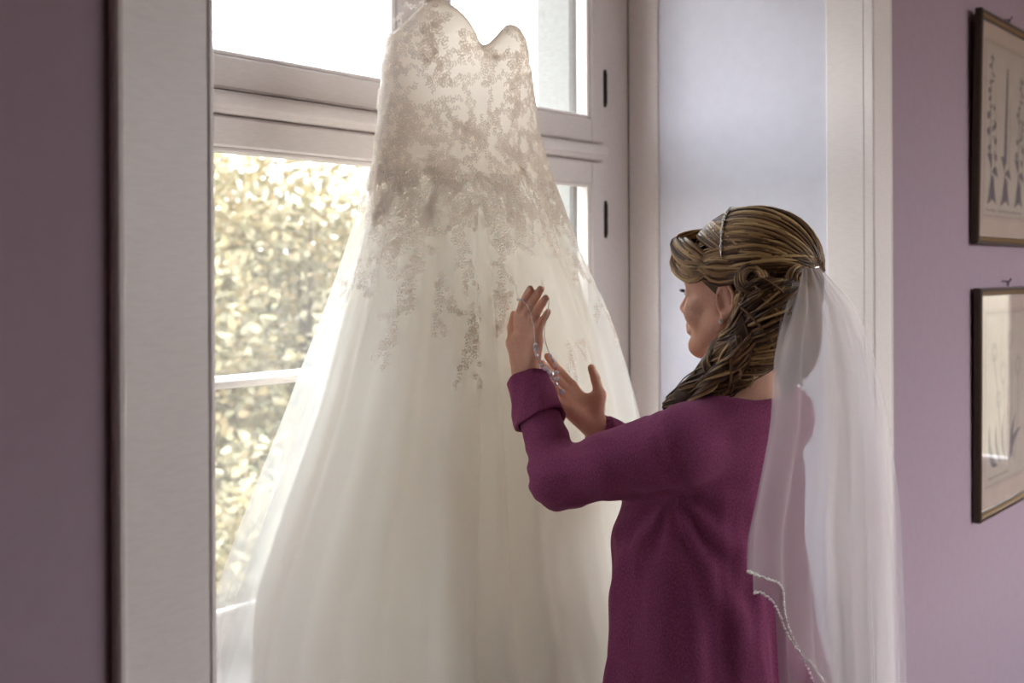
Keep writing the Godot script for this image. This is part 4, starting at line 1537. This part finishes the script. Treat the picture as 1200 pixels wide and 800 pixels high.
# ---------------- hair ----------------
const HAIR_C := Vector3(0, 0.062, -0.031)
const HAIR_R := Vector3(0.086, 0.101, 0.118)
# hanging locks: left, up, forward of the head's middle, and how thick
const LOCKS := [
	[[0.050, 0.040, -0.085, 0.046], [0.056, -0.030, -0.078, 0.050], [0.056, -0.074, -0.064, 0.040], [0.064, -0.110, -0.036, 0.028], [0.080, -0.152, -0.002, 0.018]],
	[[-0.045, 0.040, -0.080, 0.046], [-0.048, -0.040, -0.078, 0.046], [-0.048, -0.100, -0.072, 0.040], [-0.058, -0.160, -0.030, 0.024]],
	[[0.004, 0.020, -0.105, 0.036], [0.006, -0.026, -0.098, 0.036], [0.012, -0.054, -0.088, 0.028], [0.024, -0.078, -0.076, 0.013]],
	[[0.084, 0.020, -0.058, 0.017], [0.090, -0.040, -0.048, 0.019], [0.082, -0.085, -0.016, 0.022], [0.084, -0.125, 0.015, 0.022], [0.100, -0.160, 0.055, 0.018], [0.118, -0.186, 0.088, 0.008]],
	[[0.080, -0.010, -0.060, 0.020], [0.092, -0.075, -0.045, 0.022], [0.090, -0.125, -0.015, 0.020], [0.096, -0.160, 0.025, 0.018], [0.112, -0.182, 0.060, 0.008]],
	[[0.080, -0.045, -0.036, 0.010], [0.076, -0.080, 0.004, 0.012], [0.078, -0.112, 0.020, 0.012], [0.070, -0.150, 0.030, 0.008]]]

func on_crown(d: Vector3, lift := 0.0) -> Vector3:
	d = d.normalized()
	var q := HAIR_C + d * HAIR_R
	var n := (d / HAIR_R).normalized()
	q += n * lift
	return hd(q.x, q.y, q.z)

func hair(p: Node3D) -> void:
	rng.seed = 21
	var cols := [Color(0.30, 0.205, 0.125), Color(0.47, 0.345, 0.215), Color(0.64, 0.50, 0.325), Color(0.80, 0.665, 0.455)]
	var mats: Array = []
	var k := 0
	for c: Color in cols:
		var m := mat(["hair_dark", "hair_brown", "hair_honey", "hair_blonde"][k], c, 0.42, 0.5)
		m.rim_enabled = true
		m.rim = 0.25
		m.rim_tint = 0.8
		mats.append(m)
		k += 1
	# the body of the hair
	var vs := PackedVector3Array()
	var ix := PackedInt32Array()
	var f := Field.new(HC + V(-0.17, -0.24, -0.17), HC + V(0.16, 0.19, 0.20), 0.0055)
	f.ell(hd(HAIR_C.x, HAIR_C.y, HAIR_C.z), HB, HAIR_R * 0.975, 0.01)
	for c: Array in LOCKS:
		for n in c.size() - 1:
			f.cap(hd(c[n][0], c[n][1], c[n][2]), hd(c[n + 1][0], c[n + 1][1], c[n + 1][2]), c[n][3] * (0.84 if n > 0 else 0.66), c[n + 1][3] * 0.84, 0.02)
	# swept fringe that rolls over the temple
	f.cap(hd(0.004, 0.098, 0.066), hd(0.050, 0.078, 0.064), 0.014, 0.018, 0.02)
	f.cap(hd(0.050, 0.078, 0.064), hd(0.074, 0.058, 0.020), 0.018, 0.010, 0.02)
	f.cap(hd(-0.010, 0.100, 0.062), hd(-0.066, 0.062, 0.045), 0.018, 0.018, 0.02)
	f.net(vs, ix)
	var hr := home(put("hair", indexed(vs, ix), mats[0], p))
	hr.set_meta("label", "dark blonde hair pinned half up with curls falling to the shoulder")
	var sts: Array = []
	for c in cols: sts.append(new_st(true))
	# crown: swept back from the hairline to the comb
	for i in 330:
		var a := lerpf(-1.7, 1.75, fmod(i * 0.61803, 1.0))
		var back := rng.randf()
		var s := V(sin(a) * 0.078, 0.048 + 0.085 * cos(a), 0.058 + 0.030 * cos(a) - 0.05 * maxf(0.0, absf(a) - 1.3))
		s = (s - HAIR_C) / HAIR_R
		if i % 3 == 0: s = s.slerp(V(sin(a) * 0.2, 0.9, -0.2), 0.25 * back) if s.length() > 0.1 else s
		var e := V(0.22 * sin(a) + (rng.randf() - 0.5) * 0.22, -0.12 + 0.26 * rng.randf(), -0.95)
		var lift := 0.0002 + 0.0034 * rng.randf()
		var pts := PackedVector3Array()
		var rad := PackedFloat32Array()
		var r := 0.0022 + 0.0030 * rng.randf()
		s = s.normalized()
		e = e.normalized()
		for n in 17:
			var t := n / 16.0
			var d := s.slerp(e, t)
			d.y += 0.20 * sin(t * PI) * cos(a * 0.6)
			pts.append(on_crown(d, lift + 0.003 * sin(t * PI) + 0.0012 * sin(t * 7.0 + i)))
			rad.append(r * (0.45 + 0.55 * sin(PI * clampf(t * 0.9 + 0.08, 0, 1))))
		tube(sts[[0, 1, 1, 2, 2, 3, 1, 3, 0][(i * 5 + i / 9) % 9]], pts, rad, 5, true, 0.5, (pts[8] - HC).normalized())
	# over the temples: from the parting down both sides of the front
	for i in 170:
		var side := 1.0 if i % 3 > 0 else -1.0
		var g := fmod(i * 0.61803, 1.0)
		g = 0.62 + 0.38 * g
		var s := V(0.02 * side, 0.92 - 0.30 * g, 0.02 + 0.95 * g).normalized()
		var e := V(side * 1.0, -0.18 + 0.30 * g + 0.10 * rng.randf(), -0.75 + 0.95 * g - 0.2 * rng.randf()).normalized()
		var pts := PackedVector3Array()
		for n in 15:
			var t := n / 14.0
			pts.append(on_crown(s.slerp(e, t), 0.0006 + 0.0030 * fmod(i * 0.377, 1.0) + 0.0035 * sin(t * PI)))
		tube(sts[[0, 1, 1, 2, 0, 2, 3, 1, 0][(i * 5 + i / 9) % 9]], pts, taper(15, 0.0024 + 0.0028 * rng.randf()), 5, true, 0.5, (pts[7] - HC).normalized())
	# fringe: from the parting over the forehead and round the temple
	for i in 190:
		var w := (rng.randf() - 0.5)
		var v := (rng.randf() - 0.5)
		var side := 1.0 if i % 5 > 0 else -1.0
		var lobe := 0.010 * sin(i % 4 * 1.6)
		var pts := bezier([hd(side * 0.000 + w * 0.02, 0.132 - rng.randf() * 0.008, 0.038 + w * 0.05), hd(side * 0.024, 0.107 + w * 0.022 + lobe, 0.077 + v * 0.010), hd(side * 0.056, 0.088 + w * 0.052, 0.089 + v * 0.014 + lobe), hd(side * 0.088, 0.066 + w * 0.048 - lobe, 0.048 + v * 0.02), hd(side * (0.094 - absf(w) * 0.02), 0.060 + w * 0.042 + lobe, 0.002), hd(side * 0.088, 0.058 + w * 0.036, -0.058)], 20)
		tube(sts[[1, 2, 3, 0, 2, 1, 3, 2][(i * 3 + i / 8) % 8]], pts, taper(20, 0.0022 + 0.0026 * rng.randf()), 5)
	# curled lengths that wind round the hanging locks
	for c: Array in LOCKS:
		var ctrl: Array = []
		for q: Array in c: ctrl.append(V(q[0], q[1], q[2]))
		var axis := bezier(ctrl, 30)
		var us: Array = []
		var u := V(0.3, 0.2, 1)
		for n in 30:
			var tg := (axis[mini(n + 1, 29)] - axis[maxi(n - 1, 0)]).normalized()
			u = (u - tg * u.dot(tg)).normalized()
			us.append([u, tg.cross(u)])
		for i in int(c[0][3] * 5200.0) + 20:
			var ph := rng.randf() * TAU
			var spin := (1.0 + 1.6 * rng.randf()) * (1.0 if i % 7 else -1.0)
			var t0 := maxf(0.0, rng.randf() - 0.75)
			var t1 := minf(1.0, 0.70 + 0.36 * rng.randf())
			var out := 0.88 + 0.24 * rng.randf()
			var wob := rng.randf() * TAU
			var pts := PackedVector3Array()
			for n in 24:
				var t := lerpf(t0, t1, n / 23.0)
				var x := clampf(t * 29.0, 0.0, 28.999)
				var m := int(x)
				var cen := axis[m].lerp(axis[m + 1], x - m)
				var cr := t * (c.size() - 1)
				var cm := clampi(int(cr), 0, c.size() - 2)
				var rr: float = maxf(lerpf(c[cm][3], c[cm + 1][3], cr - cm), 0.006) * (out + 0.14 * sin(t * 11.0 + wob))
				var an := ph + spin * t * 3.2
				cen += (us[m][0] * cos(an) + us[m][1] * sin(an)) * rr
				pts.append(hd(cen.x, cen.y, cen.z))
			tube(sts[[0, 1, 0, 2, 1, 0, 3, 1, 2][(i * 4 + i / 9) % 9]], pts, taper(24, 0.0015 + 0.0018 * rng.randf()), 5)
	# side: from above the ear back to the pins, a loose twist
	for i in 60:
		var ph := rng.randf() * TAU
		var pts := PackedVector3Array()
		for n in 18:
			var t := n / 17.0
			var c := V(0.082 - 0.012 * t, 0.058 - 0.006 * t + 0.008 * sin(t * 3.0), 0.036 - 0.125 * t)
			var ang := ph + t * 5.0
			pts.append(hd(c.x + 0.009 * cos(ang), c.y + 0.017 * sin(ang), c.z))
		tube(sts[[1, 0, 2, 1, 3, 0][i % 6]], pts, taper(18, 0.0022 + 0.0018 * rng.randf()), 5)
	# rolled curls pinned behind the ear and round the comb
	for q: Array in [[V(0.089, 0.040, -0.064), 0.031], [V(0.082, 0.006, -0.098), 0.028], [V(0.052, 0.036, -0.132), 0.029], [V(0.088, 0.000, -0.052), 0.021], [V(0.030, 0.004, -0.128), 0.026], [V(-0.030, 0.035, -0.130), 0.028], [V(0.074, -0.034, -0.116), 0.026]]:
		var c: Vector3 = q[0]
		var big: float = q[1]
		var out := (c - V(0, 0.02, -0.035)).normalized()
		var u := out.cross(V(0.15, 1, 0.2)).normalized()
		var w := out.cross(u)
		for i in 44:
			var pts := PackedVector3Array()
			var r0 := big * (0.30 + 0.70 * rng.randf())
			var a0 := rng.randf() * TAU
			var len := 2.2 + 3.4 * rng.randf()
			var dome := 0.013 * (1.0 - pow(r0 / big, 2.0)) + 0.004 * rng.randf() - 0.003
			for n in 18:
				var a := a0 + n / 17.0 * len
				var rr := r0 * (1.0 - 0.20 * n / 17.0)
				var p3 := c + (u * cos(a) + w * sin(a) * 1.08) * rr + out * (dome + 0.003 * sin(a * 2.0 + a0))
				pts.append(hd(p3.x, p3.y, p3.z))
			tube(sts[[0, 1, 0, 2, 1, 0, 3, 1, 2][(i * 4 + i / 9) % 9]], pts, taper(18, 0.0016 + 0.0016 * rng.randf()), 5)
	# falling curls
	var ends := [V(0.100, -0.178, 0.078), V(0.115, -0.190, 0.050), V(0.090, -0.170, 0.030), V(0.080, -0.165, 0.000), V(0.066, -0.140, -0.030), V(0.054, -0.112, -0.062), V(0.085, -0.140, 0.020), V(0.100, -0.165, 0.060), V(0.030, -0.100, -0.080), V(0.078, -0.105, 0.004), V(-0.03, -0.15, -0.09), V(-0.06, -0.16, -0.03)]
	for i in 30:
		var e: Vector3 = ends[i % ends.size()]
		var s := V(lerpf(0.088, 0.02, fmod(i * 0.618, 1.0)), 0.030 - 0.035 * fmod(i * 0.37, 1.0), lerpf(-0.050, -0.118, fmod(i * 0.618, 1.0)))
		if e.x < 0.0: s.x = -s.x * 0.6
		e += V(rng.randf() - 0.5, rng.randf() - 0.5, rng.randf() - 0.5) * 0.022
		var mid := V(maxf(s.x, e.x) * 0.95 + 0.004, (s.y + e.y) * 0.5 - 0.01, minf(s.z, e.z) * 0.55 + 0.45 * (s.z + e.z) * 0.5 - 0.010)
		var hr0 := 0.007 + 0.008 * rng.randf()
		var turns := 1.6 + 1.6 * rng.randf()
		var ph := rng.randf() * TAU
		var hand_ := 1.0 if i % 3 else -1.0
		for b in 6:
			var pts := PackedVector3Array()
			var ph2 := ph + b * 0.32
			var k2 := 0.8 + 0.35 * rng.randf()
			for n in 30:
				var t := n / 29.0
				var c := s * (1 - t) * (1 - t) + mid * 2.0 * t * (1 - t) + e * t * t
				var rr := hr0 * k2 * (0.25 + 0.95 * t)
				var ang := ph2 + hand_ * t * turns * TAU
				pts.append(hd(c.x + rr * cos(ang) * 0.9, c.y + rr * 0.35 * sin(ang * 1.0 + 1.0), c.z + rr * sin(ang)))
			tube(sts[[0, 1, 2, 0, 1, 0, 3][(i + b * 3) % 7]], pts, taper(30, 0.0018 + 0.0016 * rng.randf()), 5)
	for i in 4:
		var o := obj("hair_strands", sts[i], mats[i], hr)
		o.set_meta("kind", "stuff")
	# headband of silver wire with small stones
	var st := new_st(true)
	var pts := PackedVector3Array()
	var rad := PackedFloat32Array()
	for n in 33:
		var a := lerpf(-1.45, 1.42, n / 32.0)
		pts.append(on_crown(V(sin(a), cos(a) * 0.98, 0.34 - 0.12 * absf(a)), 0.0092))
		rad.append(0.0018)
	tube(st, pts, rad, 6)
	var band := home(obj("headband", st, M.silver, p))
	st = new_st(true)
	for n in range(2, 31):
		ball(st, pts[n] + (pts[n] - HC).normalized() * 0.0012, Vector3.ONE * (0.0026 if n % 3 else 0.0036), 5, 7)
	obj("headband_stones", st, M.pearl, band)

func taper(n: int, r: float) -> PackedFloat32Array:
	var out := PackedFloat32Array()
	for i in n:
		out.append(r * (0.30 + 0.70 * sin(PI * clampf(0.12 + 0.84 * i / (n - 1.0), 0.0, 1.0))))
	return out

func bezier(c: Array, n: int) -> PackedVector3Array:   # smooth curve through control points
	var cv := Curve3D.new()
	for i in c.size():
		var prev: Vector3 = c[maxi(i - 1, 0)]
		var next: Vector3 = c[mini(i + 1, c.size() - 1)]
		var tn := (next - prev) / 6.0
		cv.add_point(c[i], -tn, tn)
	var out := PackedVector3Array()
	var l := cv.get_baked_length()
	for i in n:
		out.append(cv.sample_baked(l * i / (n - 1.0), true))
	return out

# ---------------- veil ----------------
# rows: height, left edge (x, z), right edge (x, z), bulge to the room
const VEIL := [
	[1.566, 1.594, 0.326, 1.658, 0.326, 0.006], [1.54, 1.574, 0.330, 1.704, 0.330, 0.012], [1.50, 1.560, 0.326, 1.770, 0.334, 0.022], [1.42, 1.540, 0.322, 1.828, 0.340, 0.036],
	[1.32, 1.535, 0.325, 1.866, 0.346, 0.044], [1.22, 1.522, 0.324, 1.893, 0.350, 0.048], [1.10, 1.508, 0.322, 1.914, 0.354, 0.050], [0.88, 1.510, 0.330, 1.926, 0.357, 0.052], [0.46, 1.512, 0.340, 1.932, 0.360, 0.054]]

func veil_pt(s: float, h: float, lift: float, phase: float, edge: float) -> Vector3:
	var a := V(table(VEIL, h, 1) + edge, h, table(VEIL, h, 2))
	var b := V(table(VEIL, h, 3), h, table(VEIL, h, 4))
	var q := a.lerp(b, s)
	q.z += table(VEIL, h, 5) * sin(PI * s)
	var drop := clampf((1.58 - h) / 0.45, 0.0, 1.0)
	var w := sin(s * 34.0 + phase) * 0.5 + sin(s * 57.0 + phase * 1.7 + 0.5 * sin(h * 3.0)) * 0.3 + sin(s * 19.0 + 2.0 * phase) * 0.5
	q.z += lift + w * (0.003 + 0.009 * drop)
	q.x += 0.006 * drop * sin(s * 45.0 + phase * 2.0)
	return q

func veil(p: Node3D) -> void:
	var net := mat("veil_tulle", Color(0.93, 0.90, 0.90, 0.30), 0.85, 0.2)
	net.transparency = BaseMaterial3D.TRANSPARENCY_ALPHA
	net.backlight_enabled = true
	net.backlight = Color(0.95, 0.92, 0.92)
	var comb := new_st(true)
	tube(comb, PackedVector3Array([hd(0.060, 0.050, -0.128), hd(0.015, 0.060, -0.150), hd(-0.030, 0.054, -0.146)]), PackedFloat32Array([0.003, 0.004, 0.003]), 8)
	var v := root("veil", Vector3.ZERO, p)
	v.set_meta("label", "sheer two-tier bridal veil with beaded edge falling over her back")
	obj("comb", comb, M.silver, v).position = -AT
	for tier: Array in [[0, 0.004, 0.4, 0.0, 0.012], [2, 0.016, 2.3, 0.0, -0.044], [1, 0.028, 4.4, 0.0, -0.102]]:
		var rows: Array = []
		var hem := PackedVector3Array()
		var n := 60
		var m := 110
		for i in n + 1:
			var row := PackedVector3Array()
			for k in m + 1:
				var s := k / float(m)
				# the hem: the short tier rounds up at its left edge
				var h1 := 0.46
				if tier[0] == 1: h1 = 1.098 - 0.42 * smoothstep(0.10, 0.42, s) - 0.2 * s + 0.004 * sin(s * 40.0)
				elif tier[0] == 2: h1 = 1.050 - 0.13 * smoothstep(0.0, 0.22, s) - 0.32 * smoothstep(0.12, 0.9, s) + 0.005 * sin(s * 33.0)
				var h := lerpf(1.566, h1, i / float(n))
				row.append(veil_pt(s, h, tier[1], tier[2] + tier[3] * h * 40.0, tier[4] * clampf((1.5 - h) / 0.35, 0, 1)))
			rows.append(row)
			if i == n: hem = row
		var sh := put("veil_tier", sheet(rows), M.veil_tulle, v)
		sh.position = -AT
		# beads sewn along the hem and up the left edge
		var st := new_st(true)
		for k in hem.size() - 1:
			for t: float in [0.0, 0.33, 0.66]:
				var q := hem[k].lerp(hem[k + 1], t)
				ball(st, q + V(0, 0.003 * (rng.randf() - 0.5), 0.001), Vector3.ONE * (0.0014 + 0.0012 * rng.randf()), 4, 5)
		var bd := obj("beaded_edge", st, M.pearl, v)
		bd.position = -AT
		bd.set_meta("kind", "stuff")
# ======================= the necklace over her hands =======================
func build_necklace() -> void:
	rng.seed = 61
	var crystal := mat("crystal", Color(0.97, 0.97, 1.0), 0.05, 1.0)
	crystal.clearcoat_enabled = true
	crystal.clearcoat = 1.0
	crystal.clearcoat_roughness = 0.02
	mat("silver_chain", Color(0.85, 0.83, 0.80), 0.25, 0.6, 0.9)
	var at := V(1.52, 1.38, -0.13)
	var n := root("necklace", at)
	tag(n, "fine silver chain with clear crystal beads draped across both raised hands", "necklace")
	var runs := [
		[V(1.4760, 1.5090, -0.1850), V(1.4800, 1.5050, -0.1700), V(1.4870, 1.4750, -0.1560), V(1.4879, 1.3972, -0.1430), V(1.4978, 1.3791, -0.1330), V(1.5049, 1.3708, -0.1290), V(1.5250, 1.3646, -0.1400), V(1.5461, 1.3384, -0.1420), V(1.5589, 1.3255, -0.1410)],
		[V(1.5130, 1.5120, -0.1340), V(1.5025, 1.4841, -0.1280), V(1.4980, 1.4415, -0.1334), V(1.5209, 1.4021, -0.1400), V(1.5511, 1.3811, -0.1540), V(1.5600, 1.3600, -0.1550), V(1.5461, 1.3384, -0.1420)]]
	for c: Array in runs:
		var st := new_st(true)
		var pts := bezier(c, 60)
		var rad := PackedFloat32Array()
		for i in 60: rad.append(0.0007)
		tube(st, pts, rad, 5)
		obj("chain", st, M.silver_chain, n).position = -at
	for q: Array in [[0, 0.02, 0.003], [0, 0.06, 0.003], [0, 0.44, 0.0045], [0, 0.47, 0.0055], [0, 0.52, 0.004], [0, 0.60, 0.0045], [0, 0.65, 0.006], [0, 0.70, 0.005], [0, 0.75, 0.0045], [0, 0.80, 0.006], [0, 0.85, 0.0045], [0, 0.91, 0.004], [0, 1.0, 0.006],
		[1, 0.60, 0.004], [1, 0.70, 0.005], [1, 0.78, 0.0045], [1, 0.86, 0.005], [1, 0.93, 0.0045]]:
		var pts := bezier(runs[q[0]], 60)
		var p := pts[int(q[1] * 59.0)]
		var st := new_st()
		# a faceted bead
		ball(st, p + V(-0.001, 0, 0.001), Vector3.ONE * float(q[2]) * V(0.9, 1.15, 0.9), 5, 7, Basis.from_euler(V(rng.randf() * 3.0, rng.randf() * 3.0, 0)))
		obj("crystal_bead", st, M.crystal, n).position = -at
